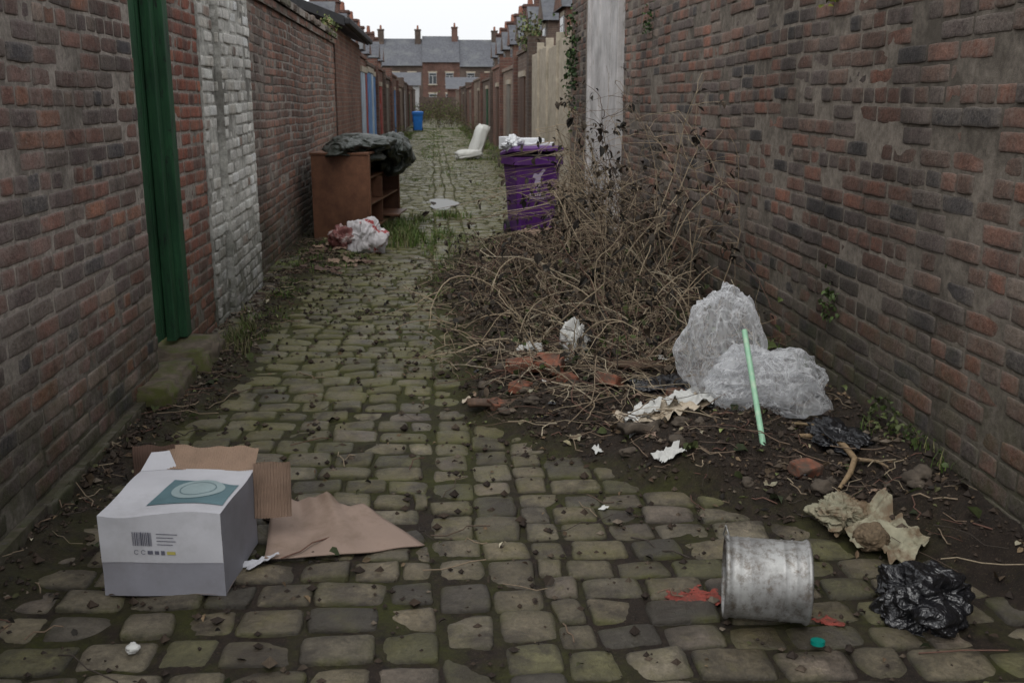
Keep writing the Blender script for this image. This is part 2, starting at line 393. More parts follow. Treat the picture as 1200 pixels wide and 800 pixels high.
while y<9.3:
    l=random.uniform(.5,.75); rough_block('kerb_stone',(XL-.1,y,-.05),(-1.32+.02*math.sin(i*2),y+l-.015,.08+.01*math.sin(i*3)),KERB,k,i+5,.012); y+=l; i+=1
p,z=brick_wall('brick_wall',(XL-.02,8.46,0.02),(0,1,0),7.9,.02,2.46,PAL_M,BR_L,MO_L)
brick_wall('coping_lower',(XL+.02,8.46,0),(0,1,0),7.9,z,z+.08,PAL_M,BR_L,MO_L,core=.28,parent=p,jit=.007,deep=0)
brick_wall('coping_upper',(XL+.055,8.46,0),(0,1,0),7.9,z+.081,z+.16,[(1,(.12,.11,.07)),(1,(.16,.11,.08))],BR_L,MO_L,core=.35,parent=p,jit=.012,deep=0)
# ------------------------------------------------------------------ right wall
XR=1.98
p,z=brick_wall('brick_wall',(XR,10.6,0.02),(0,-1,0),9.6,.02,3.2,PAL_R,BR_R,MO_R,core=.3,jit=.0028,joint=.013,spall=.10)
g=empty('white_wooden_gate')
for i in range(9):
    ya=10.72+i*.225; box('plank',(XR-.02+.004*(i%3),ya,.10),(XR+.02,ya+.218,3.1),WHITEW,g,.005)
box('post',(XR-.07,10.605,.0),(XR+.08,10.71,3.25),WHITEW,g,.008)
box('post_far',(XR-.05,12.74,.0),(XR+.08,12.85,3.2),WHITEW,g,.008)
p,z=brick_wall('brick_pier',(XR-.04,14.4,0.02),(0,-1,0),1.53,.02,3.0,PAL_R,BR_R,MO_R,core=.3)
brick_wall('return',(XR-.045,12.865,0.02),(1,0,0),.28,.02,3.0,PAL_R,BR_R,MO_R,core=.1,parent=p)
f=empty('concrete_panel_fence')
for i in range(4):
    ya=14.45+i*1.45
    for s in range(5):
        yy=ya+.10+s*.27; box('panel',(XR-.03,yy,.0),(XR+.02,yy+.255,2.5-.05*(i%2)+.01*math.sin(i*7+s*3)),CONC,f,.008)
    box('post',(XR-.07,ya,-.05),(XR+.06,ya+.09,2.62),CONC,f,.01)
# ------------------------------------------------------------------ far alley walls
def seg(name,side,y0,y1,h,m,mx,x=None,cop=True,door=None,pier=False):
    par=empty(name); X=x if x is not None else (XL-.03 if side<0 else XR)
    a,b=(X-.3,X) if side<0 else (X,X+.3)
    box('wall',(a,y0,-.1),(b,y1-.004,h),m,par)
    if cop: box('coping',(a-.04,y0-.01,h+.002),(b+.04,y1-.01,h+.09),m,par,.01)
    if pier:
        q=(X-.3,X+.09) if side<0 else (X-.09,X+.3)
        box('pier',(q[0],y0-.02,-.1),(q[1],y0+.34,h+.22),mx,par)
    if door:
        for (yy,w,hh,dm) in (door if isinstance(door,list) else [door]):
            q=(X-.01,X+.03) if side<0 else (X-.03,X+.01)
            n=int(w/.15)
            for i in range(n): box('door_board',(q[0],yy+i*.15,.05),(q[1],yy+i*.15+.143,hh),dm,par,.003)
            box('lintel',(q[0]-.02,yy-.05,hh+.002),(q[1]+.02,yy+w+.05,hh+.12),CONC,par)
BLUEP=wood_mat('blue_paint',(.07,.18,.40),(.12,.26,.48),flake=(.4,.45,.5))
PALEP=wood_mat('pale_blue_paint',(.42,.50,.58),(.34,.43,.52),flake=(.25,.1,.08))
REDP=wood_mat('red_paint',(.32,.05,.04),(.22,.04,.03),flake=(.35,.35,.4))
BRNP=wood_mat('brown_paint',(.10,.055,.035),(.07,.04,.03))
GRYP=wood_mat('grey_wood',(.2,.18,.15),(.14,.12,.1))
ob=empty('brick_outbuilding')
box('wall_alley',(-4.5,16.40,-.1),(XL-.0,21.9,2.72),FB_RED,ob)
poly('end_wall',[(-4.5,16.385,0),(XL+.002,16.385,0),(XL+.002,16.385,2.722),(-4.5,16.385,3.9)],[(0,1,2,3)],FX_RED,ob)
poly('roof',[(XL+.18,16.2,2.86),(XL+.18,22.05,2.86),(-4.6,22.05,4.1),(-4.6,16.2,4.1),(XL+.18,16.2,2.72),(XL+.18,22.05,2.72),(-4.6,22.05,3.96),(-4.6,16.2,3.96)],[(0,1,2,3),(4,7,6,5),(0,4,5,1),(0,3,7,4),(1,5,6,2)],TAR,ob)
box('gutter',(XL+.182,16.2,2.74),(XL+.27,22.05,2.84),TAR,ob,.02)
box('chimney',(-3.4,19.5,3.4),(-2.8,20.2,4.6),FX_RED,ob)
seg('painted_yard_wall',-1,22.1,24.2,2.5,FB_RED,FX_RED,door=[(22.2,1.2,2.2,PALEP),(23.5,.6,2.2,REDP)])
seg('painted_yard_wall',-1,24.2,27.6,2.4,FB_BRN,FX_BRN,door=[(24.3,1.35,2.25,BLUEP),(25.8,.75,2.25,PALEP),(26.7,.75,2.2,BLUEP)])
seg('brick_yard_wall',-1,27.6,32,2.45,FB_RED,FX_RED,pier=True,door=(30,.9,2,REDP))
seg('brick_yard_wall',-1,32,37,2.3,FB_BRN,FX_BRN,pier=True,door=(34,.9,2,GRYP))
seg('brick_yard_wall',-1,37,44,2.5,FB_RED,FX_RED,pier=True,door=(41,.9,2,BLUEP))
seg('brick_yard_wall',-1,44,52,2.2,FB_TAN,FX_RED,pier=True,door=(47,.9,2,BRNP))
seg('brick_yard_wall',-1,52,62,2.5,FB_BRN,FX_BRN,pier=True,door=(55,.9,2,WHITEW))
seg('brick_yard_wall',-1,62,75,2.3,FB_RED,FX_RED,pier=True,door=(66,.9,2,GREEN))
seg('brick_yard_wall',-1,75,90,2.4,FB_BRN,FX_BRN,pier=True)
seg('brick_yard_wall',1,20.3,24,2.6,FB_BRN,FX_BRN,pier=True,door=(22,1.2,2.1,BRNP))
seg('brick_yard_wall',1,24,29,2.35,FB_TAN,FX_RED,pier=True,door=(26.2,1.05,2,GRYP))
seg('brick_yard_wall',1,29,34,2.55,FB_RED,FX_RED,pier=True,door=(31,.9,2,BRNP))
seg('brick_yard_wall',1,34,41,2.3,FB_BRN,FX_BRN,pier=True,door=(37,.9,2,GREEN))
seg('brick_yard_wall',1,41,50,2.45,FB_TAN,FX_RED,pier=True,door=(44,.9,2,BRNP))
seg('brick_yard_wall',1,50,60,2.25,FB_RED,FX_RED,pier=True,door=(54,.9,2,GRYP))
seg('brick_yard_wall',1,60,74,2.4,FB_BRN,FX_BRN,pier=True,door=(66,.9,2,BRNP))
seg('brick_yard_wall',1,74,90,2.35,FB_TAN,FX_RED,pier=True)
# ------------------------------------------------------------------ houses
def window(par,c,w,h,face):
    d=Vector({'x+':(1,0,0),'x-':(-1,0,0),'y-':(0,-1,0)}[face]); u=Vector((0,1,0)) if face[0]=='x' else Vector((1,0,0))
    c=Vector(c)
    def slab(nm,uu,zz,w_,h_,t,m,off):
        lo=c+u*(uu-w_/2)+Vector((0,0,zz-h_/2))+d*off; hi=c+u*(uu+w_/2)+Vector((0,0,zz+h_/2))+d*(off+t)
        l=[min(a,b) for a,b in zip(lo,hi)]; hh=[max(a,b) for a,b in zip(lo,hi)]; box(nm,l,hh,m,par)
    slab('window_frame',0,0,w,h,.03,UPVC,.004)
    slab('pane',-w/4,-.12*h,w/2-.07,h*.68,.012,GLASS,.036); slab('pane',w/4,-.12*h,w/2-.07,h*.68,.012,GLASS,.036)
    slab('pane',0,.36*h,w-.09,h*.2,.012,GLASS,.036)
    slab('sill',0,-h/2-.06,w+.2,.1,.1,CONC,.004); slab('lintel',0,h/2+.09,w+.2,.16,.03,CONC,.004)
def chimney(par,x,y,z0,z1,m):
    box('chimney_stack',(x-.35,y-.5,z0),(x+.35,y+.5,z1),m,par); box('chimney_cap',(x-.41,y-.56,z1+.002),(x+.41,y+.56,z1+.14),m,par)
    for dy in (-.3,0,.3):
        bm=bmesh.new(); bmesh.ops.create_cone(bm,cap_ends=False,segments=10,radius1=.13,radius2=.10,depth=.45)
        for v in bm.verts: v.co+=Vector((x,y+dy,z1+.36))
        bm_obj('chimney_pot',bm,POT,par,True)
def rear_house(side,y0,W,xf,eo,ro,em,rm,my,mx):
    par=empty('brick_house'); y1=y0+W-.01
    s=side; xm=xf+s*4; xe=xm+s*7
    def bx(nm,xa,xb,ya,yb,za,zb,m): box(nm,(min(xa,xb),ya,za),(max(xa,xb),yb,zb),m,par)
    yo=y0+W*.45
    bx('outrigger_walls',xf,xm-s*.004,y0,yo,-.1,eo,my)
    ym=(y0+yo)/2
    xa,xb=xf-s*.2,xm
    poly('outrigger_roof',[(xa,y0-.15,eo-.05),(xb,y0-.15,eo-.05),(xb,ym,ro),(xa,ym,ro),(xa,yo+.15,eo-.05),(xb,yo+.15,eo-.05)],[(0,1,2,3),(3,2,5,4),(0,3,4)],SLATE,par)
    poly('outrigger_gable',[(xf-s*.203,y0,eo-.03),(xf-s*.203,yo,eo-.03),(xf-s*.203,ym,ro-.12)],[(0,1,2)],my,par)
    bx('main_walls',xm,xe,y0,y1,-.1,em,my)
    xr=(xm+xe)/2
    poly('main_roof',[(xm-s*.25,y0,em-.05),(xm-s*.25,y1,em-.05),(xr,y1,rm),(xr,y0,rm),(xe+s*.2,y1,em-.05),(xe+s*.2,y0,em-.05)],[(0,1,2,3),(3,2,4,5),(0,3,5),(1,4,2)],SLATE,par)
    f='x+' if s<0 else 'x-'
    window(par,(xf,(y0+yo)/2,3.9),1.0,1.25,f); window(par,(xm,yo+W*.27,4.2),1.1,1.4,f)
    window(par,((xf+xm)/2,y0,3.7),.9,1.2,'y-')
    chimney(par,xf+s*.6,yo-.3,eo-.2,ro+.55,mx); chimney(par,xr,y1-.55,rm-.6,rm+1.1,mx)
for i,y0 in enumerate([44,50,56,62,68,74,80]): rear_house(-1,y0,5.4,-4.3 if i<5 else -4.0,4.6,5.7,5.6,7.6,FB_BRN if i%2 else FB_RED,FX_RED)
for i,y0 in enumerate([24,30,36,42,48,54,60,66,72,78]): rear_house(1,y0,5.4,4.4 if i<2 else 4.7,4.8,5.9,5.8,7.9,FB_RED if i%2==0 else FB_BRN,FX_RED)
def end_house(x0,x1,y,e,r,m):
    par=empty('terraced_brick_house')
    box('walls',(x0,y,-.1),(x1-.01,y+7,e),m,par)
    poly('roof',[(x0,y-.25,e-.05),(x1-.01,y-.25,e-.05),(x1-.01,y+3.5,r),(x0,y+3.5,r),(x1-.01,y+7.2,e),(x0,y+7.2,e)],[(0,1,2,3),(3,2,4,5),(0,3,5),(1,4,2)],SLATE,par)
    w=(x1-x0)
    for zz in (1.7,4.1):
        for fx in (.27,.72): window(par,(x0+w*fx,y,zz),.9,1.3,'y-')
    chimney(par,x1-.5,y+3.2,r-.7,r+.9,m)
for x0,x1,e,r,m in [(-24,-17.5,5.7,9.0,FX_BRN),(-17.5,-11,5.7,9.0,FX_RED),(-11,-5.6,5.6,8.8,FX_BRN),(-5.6,-1.2,5.6,8.8,FX_BRN),(-1.2,3.2,6.0,9.1,FX_RED),(3.2,8,5.5,8.7,FX_BRN),(8,13.5,5.7,8.9,FX_BRN),(13.5,20,5.7,8.9,FX_RED)]:
    end_house(x0,x1,122,e,r,m)
rb=empty('rendered_outbuilding'); RND=noisy('grey_render',(.36,.36,.36),.12,4,.9,.2)
box('walls',(-4.6,96,-.1),(-1.3,99,2.9),RND,rb); poly('roof',[(-4.8,95.8,2.95),(-1.1,95.8,2.95),(-1.1,99.2,4.2),(-4.8,99.2,4.2)],[(0,1,2,3)],SLATE,rb)
rb=empty('brick_outbuilding'); box('walls',(1.4,98,-.1),(4.5,101,2.6),FX_RED,rb); poly('roof',[(1.2,97.8,2.65),(4.7,97.8,2.65),(4.7,101.2,3.8),(1.2,101.2,3.8)],[(0,1,2,3)],SLATE,rb)
box('wall',(-1.29,94,-.1),(6,94.3,1.9),FX_BRN,empty('brick_boundary_wall'))
# ------------------------------------------------------------------ wheelie bins
def rrect(w,d,r,n=4):
    pts=[]
    for cx,cy,a0 in ((1,1,0),(-1,1,90),(-1,-1,180),(1,-1,270)):
        for i in range(n+1):
            a=math.radians(a0+90*i/n); pts.append((cx*(w/2-r)+r*math.cos(a),cy*(d/2-r)+r*math.sin(a)))
    return pts
def loft(name,secs,m,par,cap0=True,cap1=True,smooth=False,M=None):
    vs=[];fs=[];k=None
    for (cx,cy,z,w,d,r) in secs:
        p=rrect(w,d,r); k=len(p); vs+=[(cx+a,cy+b,z) for a,b in p]
    for s in range(len(secs)-1):
        for i in range(k):
            j=(i+1)%k; fs.append((s*k+i,s*k+j,(s+1)*k+j,(s+1)*k+i))
    if cap0: fs.append(tuple(range(k-1,-1,-1)))
    if cap1: fs.append(tuple(range((len(secs)-1)*k,len(secs)*k)))
    if M is not None: vs=[tuple(M@Vector(v)) for v in vs]
    return poly(name,vs,fs,m,par,smooth)
def cyl(name,c,axis,r,h,m,par,seg=20,M=None,bev=.01):
    bm=bmesh.new(); bmesh.ops.create_cone(bm,cap_ends=True,segments=seg,radius1=r,radius2=r,depth=h)
    R=Vector((0,0,1)).rotation_difference(Vector(axis)).to_matrix().to_4x4()
    for v in bm.verts:
        v.co=R@v.co+Vector(c)
        if M is not None: v.co=M@v.co
    return bm_obj(name,bm,m,par)
def bin_(name,loc,rz,m,md,lid_open,logo):
    par=empty(name)
    M=Matrix.Translation(loc)@Matrix.Rotation(rz,4,'Z')@Matrix.Rotation(math.radians(-1.5),4,'X')
    loft('body',[(0,.03,.05,.42,.46,.05),(0,.03,.09,.45,.50,.06),(0,.0,.55,.50,.57,.05),(0,-.01,.86,.545,.63,.05)],m,par,M=M)
    loft('rim',[(0,-.01,.862,.60,.69,.05),(0,-.01,.95,.60,.70,.05),(0,-.01,.95,.57,.66,.04),(0,-.01,.89,.55,.64,.04)],m,par,M=M)
    H=Matrix.Translation((0,.34,.95))@Matrix.Rotation(-lid_open,4,'X')@Matrix.Translation((0,-.34,-.95))
    loft('lid',[(0,-.015,.955,.62,.73,.06),(0,-.015,.985,.62,.73,.06),(0,-.01,1.015,.56,.66,.08),(0,0,1.035,.36,.42,.08)],m,par,M=M@H)
    cyl('handle',(0,.40,.93),(1,0,0),.016,.5,m,par,M=M)
    for sx in (-.22,.22): box('handle_bracket',(sx-.02,.33,.90),(sx+.02,.41,.95),m,par,.005,M=M)
    for sx in (-.24,.24): cyl('wheel',(sx,.24,.10),(1,0,0),.10,.05,md,par,M=M); cyl('hub',(sx,.24,.10),(1,0,0),.04,.06,m,par,M=M)
    cyl('axle',(0,.24,.10),(1,0,0),.012,.5,md,par,M=M)
    if logo:
        white=noisy('printed_white',(.38,.33,.44),.1,5,.5,.02)
        def fl(pts,nm='printed_emblem'):
            vs=[]
            for x,z in pts:
                yf=np.interp(z,[.09,.55,.86],[-.22,-.285,-.325])
                vs.append(tuple(M@Vector((x,yf-.004,z))))
            poly(nm,vs,[tuple(range(len(vs)))],white,par)
        fl([(-.03,.62),(.02,.60),(.035,.66),(.03,.72),(.06,.77),(.035,.79),(.0,.75),(-.05,.77),(-.07,.72),(-.03,.70),(-.045,.66)])
        fl([(.035,.79),(.06,.77),(.085,.80),(.06,.815)])
        fl([(-.02,.56),(.01,.56),(.01,.60),(-.02,.60)])
        for i in range(7): fl([(-.10+i*.029,.50),(-.08+i*.029,.50),(-.08+i*.029,.535),(-.10+i*.029,.535)])
        for i in range(9): fl([(-.11+i*.024,.465),(-.095+i*.024,.465),(-.095+i*.024,.485),(-.11+i*.024,.485)])
    return par,M
RUB=noisy('rubber_black',(.02,.02,.02),.2,20,.8,.2)
PURP=noisy('purple_plastic',(.070,.017,.125),.25,8,.42,.08,second=(.09,.035,.13),sscale=3,lo=.5,hi=.75,spec=.4)
BLUE=noisy('blue_plastic',(.02,.14,.45),.15,8,.45,.05)
bin_('purple_wheelie_bin',(1.15,11.9,float(gz(1.15,12.0))-.015),math.radians(10),PURP,RUB,math.radians(5),True)
bin_('blue_wheelie_bin',(-.83,54.2,0),0,BLUE,RUB,0,False)
# ------------------------------------------------------------------ crumpled things
def crumple(name,c,R,amp,fr,m,seed=0,zmin=None,sub=6,shape=None,parent=None,rot=0,an=(1,1,.55),big=.9,fine=1.0):
    bm=bmesh.new(); bmesh.ops.create_icosphere(bm,subdivisions=sub,radius=1)
    o=Vector((seed*3.1,seed*1.7,seed*5.3)); Rm=Matrix.Rotation(rot,3,'Z'); nn=noise.noise
    for v in bm.verts:
        p=v.co.copy(); q=p+o
        w=noise.noise_vector(q*1.3)*.45; q1=q+w; q1=Vector((q1.x*an[0],q1.y*an[1],q1.z*an[2]))
        w2=noise.noise_vector(q1*4)*.10; q2=q1+w2
        k=1+amp*(big*nn(q*1.2)+.75*(.35-1.6*abs(nn(q1*fr)))+.42*(.35-1.6*abs(nn(q2*fr*2.2+Vector((3,1,7)))))+.22*fine*(.35-1.6*abs(nn(q2*fr*4.6)))+.10*fine*(.35-1.6*abs(nn(q2*fr*9.5))))
        p=p*k
        if shape: p=shape(p)
        p=Rm@Vector((p.x*R[0],p.y*R[1],p.z*R[2]))+Vector(c)
        if zmin is not None and p.z<zmin: p.z=zmin+(p.z-zmin)*.08
        v.co=p
    return bm_obj(name,bm,m,parent,True)
def sheet(name,c,sx,sy,rz,amp,fr,m,seed=0,n=46,parent=None,tiltx=0,tilty=0,edge=.18,follow=True,curl=0):
    vs=[];fs=[]; o=Vector((seed*2.3,seed*4.1,0)); ca,sa=math.cos(rz),math.sin(rz); nn=noise.noise
    for i in range(n+1):
        for j in range(n+1):
            a=i/n*2-1; b=j/n*2-1
            th=math.atan2(b,a); rr=1+edge*nn(Vector((math.cos(th)*1.6,math.sin(th)*1.6,seed*3)))*2+edge*.4*nn(Vector((math.cos(th)*7,math.sin(th)*7,seed)))
            x=a*sx/2*rr; y=b*sy/2*rr
            q=Vector((x*fr,y*fr,seed))+o; q+=noise.noise_vector(q*.8)*.5
            z=amp*(.9-1.8*abs(nn(q))+.5*(.5-1.6*abs(nn(q*2.3)))+.22*(.5-1.6*abs(nn(q*5)))+.5*nn(q*.5))+curl*(a*a+b*b)
            z+=tiltx*x+tilty*y
            X=c[0]+ca*x-sa*y; Y=c[1]+sa*x+ca*y
            g=float(soil_h(np.array(X),np.array(Y))) if follow else 0
            vs.append((X,Y,max(z,-.0)+c[2]+g if follow else c[2]+z))
    for i in range(n):
        for j in range(n):
            a=i*(n+1)+j; fs.append((a,a+n+1,a+n+2,a+1))
    return poly(name,vs,fs,m,parent,True)
def ridgebump(nt,b,sc=14,st=.6,d=.01):
    def rd(s):
        n_=nz(nt,s,2,.5,dist=1.2); return math_(nt,'ABSOLUTE',math_(nt,'SUBTRACT',n_,.5))
    h=math_(nt,'ADD',rd(sc),math_(nt,'MULTIPLY',rd(sc*2.3),.5)); bump(nt,b,math_(nt,'MULTIPLY',h,-2.5),st,d)
def plastic(name,tr,base,rough=.2):
    m,nt,b=mat(name,base,rough,spec=.8); ridgebump(nt,b,7,.6,.02)
    t=N(nt,'ShaderNodeBsdfTransparent'); mx=N(nt,'ShaderNodeMixShader'); mx2=N(nt,'ShaderNodeMixShader'); tl=N(nt,'ShaderNodeBsdfTranslucent')
    tl.inputs[0].default_value=(.86,.87,.89,1)
    mx2.inputs[0].default_value=.45; L(nt,b.outputs[0],mx2.inputs[1]); L(nt,tl.outputs[0],mx2.inputs[2])
    lw=N(nt,'ShaderNodeLayerWeight'); lw.inputs[0].default_value=.35
    n_=nz(nt,8,3,.55,dist=1.0); rdg=ramp(nt,math_(nt,'ABSOLUTE',math_(nt,'SUBTRACT',n_,.5)),0,.03,.35,0)
    f=ramp(nt,lw.outputs['Facing'],0,.8,1-tr,1.0); fn=math_(nt,'ADD',math_(nt,'MULTIPLY',f,ramp(nt,nz(nt,4,3),.3,.7,.4,1.4)),rdg)
    cl=N(nt,'ShaderNodeClamp'); L(nt,fn,cl.inputs[0])
    L(nt,cl.outputs[0],mx.inputs[0]); L(nt,t.outputs[0],mx.inputs[1]); L(nt,mx2.outputs[0],mx.inputs[2])
    L(nt,mx.outputs[0],nt.nodes['Material Output'].inputs[0]); return m
CLR=plastic('clear_polythene',.80,(.78,.79,.81))
def blackp(name,base,rough,sc=12):
    m,nt,b=mat(name,base,rough,spec=.6); ridgebump(nt,b,sc,.6,.015); return m
BLK=blackp('black_polythene',(.010,.010,.012),.28)
TARP=blackp('black_tarpaulin',(.018,.024,.018),.5,8)
PAPER=noisy('weathered_paper',(.42,.36,.28),.2,12,.9,.2,second=(.22,.16,.10),sscale=7,lo=.48,hi=.7)
TISSUE=noisy('white_tissue',(.48,.48,.46),.15,12,.9,.2)
YEL=noisy('pale_paper_sack',(.25,.235,.165),.3,12,.7,.2,second=(.13,.09,.055),sscale=8,lo=.46,hi=.62)
def sh(x,y): return float(soil_h(np.array(float(x)),np.array(float(y))))
cb=empty('clear_plastic_bag')
def tall(p):
    t=(p.z+1)/2; return Vector((p.x*(1.15-.35*t)-.25*t,p.y*(1-.3*t),p.z))
zb_=sh(1.45,4.5)
crumple('bag_left',(1.42,4.60,zb_+.25),(.20,.17,.30),.42,1.2,CLR,3,zb_,shape=tall,parent=cb,sub=7,fine=.45)
crumple('bag_right',(1.60,4.45,zb_+.11),(.26,.19,.17),.42,1.3,CLR,5,zb_-.04,parent=cb,sub=7,fine=.45)
crumple('bag_fold',(1.50,4.46,zb_+.11),(.20,.12,.16),.7,1.2,CLR,8,zb_,parent=cb,sub=6,fine=.5)
crumple('black_rubbish_bag',(1.51,2.76,.065+sh(1.5,2.75)),(.15,.135,.085),.5,1.3,BLK,12,sh(1.5,2.75)+.005,fine=.5)
crumple('black_plastic_scrap',(1.74,4.0,.03+sh(1.7,4.0)),(.11,.2,.04),.6,1.6,BLK,15,sh(1.72,4.0),fine=.6)
crumple('black_plastic_scrap',(1.22,5.0,.04+sh(1.2,5.0)),(.16,.12,.05),.6,1.6,BLK,16,sh(1.2,5.0),fine=.6)
ys=empty('crumpled_paper_sack')
sheet('sack_sheet',(1.60,3.22,.01),.24,.26,.4,.045,9,YEL,2,parent=ys,edge=.25)
crumple('sack_fold',(1.50,3.40,.035+sh(1.50,3.40)),(.085,.10,.05),.6,1.4,YEL,21,sh(1.50,3.40),parent=ys)
crumple('husk',(1.54,3.20,.05+sh(1.54,3.2)),(.06,.055,.05),.25,2,noisy('husk',(.13,.095,.06),.4,60,.9,.8),22,sub=5,parent=ys)
sheet('torn_paper',(1.08,4.50,.01),.36,.27,.3,.035,10,PAPER,4,edge=.3)
sheet('torn_paper',(1.22,4.52,.03),.22,.15,-.5,.035,12,TISSUE,5,edge=.3)
sheet('torn_paper',(.97,4.50,.03),.16,.13,.9,.04,12,TISSUE,7,edge=.3)
sheet('torn_paper',(.99,4.0,.015),.12,.08,.2,.02,20,TISSUE,6,n=20,edge=.3)
crumple('white_tissue_wad',(.80,5.62,.13+sh(.8,5.6)),(.07,.055,.12),.6,1.6,TISSUE,31,sub=5)
crumple('white_tissue_wad',(.56,5.75,.05+sh(.56,5.75)),(.07,.05,.04),.6,2.0,TISSUE,32,sub=4)
rb=empty('brick_rubble'); RUBB=noisy('rubble_brick',(.20,.075,.045),.35,25,.9,.6,second=(.09,.06,.045),sscale=12,lo=.44,hi=.58)
for (x,y,z,s,r,t) in [(.50,5.40,.06,(.23,.11,.07),.35,.1),(.62,5.30,.10,(.19,.11,.07),-.6,.4),(.44,5.12,.03,(.13,.09,.05),1.0,.2),(.70,5.20,.03,(.12,.09,.06),1.9,.2),(1.2,4.75,.05,(.1,.07,.05),.3,.3),(.3,4.95,.02,(.09,.07,.04),.7,.3),(.9,5.05,.03,(.16,.10,.06),2.4,.5),(1.5,3.75,.02,(.12,.09,.05),.4,.2)]:
    bm=bmesh.new(); bmesh.ops.create_cube(bm,size=1)
    bmesh.ops.subdivide_edges(bm,edges=bm.edges[:],cuts=5,use_grid_fill=True)
    M=Matrix.Translation((x,y,sh(x,y)+z*.8))@Matrix.Rotation(r,4,'Z')@Matrix.Rotation(t,4,'X')
    for v in bm.verts:
        cc=v.co; l=sum(1 for a in cc if abs(a)>.49); cc=cc*(1-.05*(l>1)-.05*(l>2))
        if cc.x>.2: cc.x-=.25*max(0,cc.x-.2)*(1+2*cc.y)
        q=Vector((cc.x*s[0],cc.y*s[1],cc.z*s[2])); q+=noise.noise_vector(q*25+Vector((x*9,0,0)))*.006; v.co=M@q
    bm_obj('broken_brick',bm,RUBB,rb,False)
STN=noisy('rubble_stone',(.07,.056,.043),.4,25,.9,.6)
rs=empty('stone_rubble')
for i in range(130):
    x=random.uniform(.1,1.9); y=random.uniform(3.3,7.5)
    if soil_terms(np.array(x),np.array(y))[1]<.5: continue
    s=random.uniform(.010,.04); crumple('stone',(x,y,sh(x,y)+s*.3),(s*1.3,s,s*.7),.5,1.2,STN,40+i,sub=3,parent=rs,rot=random.uniform(0,3))
rough_block('stone_slab',(.82,4.25,sh(.9,4.3)-.01),(1.02,4.36,sh(.9,4.3)+.03),STN,rs,77,.02)
BW=wood_mat('rotten_board',(.12,.07,.045),(.07,.045,.03),sc=(60,6,60))
bd_=empty('broken_board')
rough_block('board',(.15,4.92,sh(.3,4.95)),(.48,5.02,sh(.3,4.95)+.025),BW,bd_,71,.01)
rough_block('board_piece',(.95,5.25,sh(1.,5.3)+.03),(1.25,5.33,sh(1.,5.3)+.055),BW,bd_,72,.01)
def tubes(paths,k=5):
    V=[];F=[];C=[];o=0
    for pts,rad,col in paths:
        pts=np.asarray(pts,float); n=len(pts); rad=np.broadcast_to(rad,(n,))
        t=np.gradient(pts,axis=0); t/=np.linalg.norm(t,axis=1,keepdims=True)+1e-9
        ref=np.array([.3,.2,.93]) if abs(t[0,2])<.8 else np.array([1,.1,0.])
        a=np.cross(t,ref); a/=np.linalg.norm(a,axis=1,keepdims=True)+1e-9; b=np.cross(t,a)
        th=np.arange(k)/k*2*np.pi
        P=pts[:,None]+rad[:,None,None]*(np.cos(th)[None,:,None]*a[:,None]+np.sin(th)[None,:,None]*b[:,None])
        V.append(P.reshape(-1,3)); i,j=np.meshgrid(np.arange(n-1),np.arange(k),indexing='ij'); i=i.ravel();j=j.ravel();j2=(j+1)%k
        F.append(np.stack([i*k+j,i*k+j2,(i+1)*k+j2,(i+1)*k+j],1)+o); C.append(np.tile([*col,1],(n*k,1))); o+=n*k
    return np.concatenate(V),np.concatenate(F),np.concatenate(C)
GS=noisy('pale_green_plastic',(.27,.48,.33),.12,20,.5,.1,second=(.45,.56,.42),sscale=12)
A_=Vector((1.40,3.99,sh(1.40,3.99)-.01)); B_=Vector((1.425,4.42,.56)); cyl('green_plastic_tube',(A_+B_)/2,(B_-A_),.013,(B_-A_).length,GS,None,16)
V,F,C=tubes([([(1.60,4.10,.15),(1.66,4.0,.18),(1.70,3.86,.19),(1.70,3.74,.17),(1.64,3.64,.15),(1.56,3.55,.12)],[.010,.013,.014,.013,.012,.008],(.22,.155,.09)),([(1.60,4.25,.16),(1.66,4.1,.2),(1.70,3.9,.19)],[.006,.008,.011],(.19,.14,.08)),([(1.70,3.74,.17),(1.77,3.68,.18),(1.82,3.58,.16)],[.009,.007,.004],(.18,.13,.08))],8)
npmesh('broken_branch',V,F,VM,C)
# ------------------------------------------------------------------ cardboard box
cbx=empty('white_cardboard_box')
def card(name,base,second,sc=4): return noisy(name,base,.08,6,.75,.15,second=second,sscale=sc,lo=.48,hi=.75)
CW=card('white_carton',(.45,.45,.48),(.35,.345,.36)); CBN=card('brown_carton',(.25,.17,.12),(.17,.115,.08)); CG=card('grey_carton_base',(.23,.23,.26),(.18,.175,.19))
CD=card('damp_carton',(.22,.15,.11),(.13,.09,.065),7)
TEAL=noisy('teal_print',(.085,.150,.170),.15,8,.6,.05); PALE=noisy('pale_print',(.25,.32,.33),.1,8,.6,.05); DK=mat('dark_print',(.10,.10,.13),.6)[0]; YP=mat('yellow_print',(.4,.35,.1),.6)[0]
gb=float(gz(-.93,3.3))+.003
BM=Matrix.Translation((-1.095,3.05,gb))@Matrix.Rotation(math.radians(-5),4,'Z')
bw,bd,bh=.395,.40,.285
def dent(v):
    x,y,z=v; return Vector((x+.006*noise.noise(Vector((y*5,z*6,1))),y+.010*noise.noise(Vector((x*5,z*5,4)))+.004,z+(.012*noise.noise(Vector((x*5,y*5,9)))-.012*math.exp(-((x-.05)/.08)**2-((y-.05)/.1)**2)-.010*math.exp(-((x-.36)/.05)**2-((y-.3)/.1)**2))*min(1,max(0,(z-.235)/.045))))
def q(nm,pts,m,th=None):
    return poly(nm,[tuple(BM@dent(p)) for p in pts],[tuple(range(len(pts)))],m,cbx)
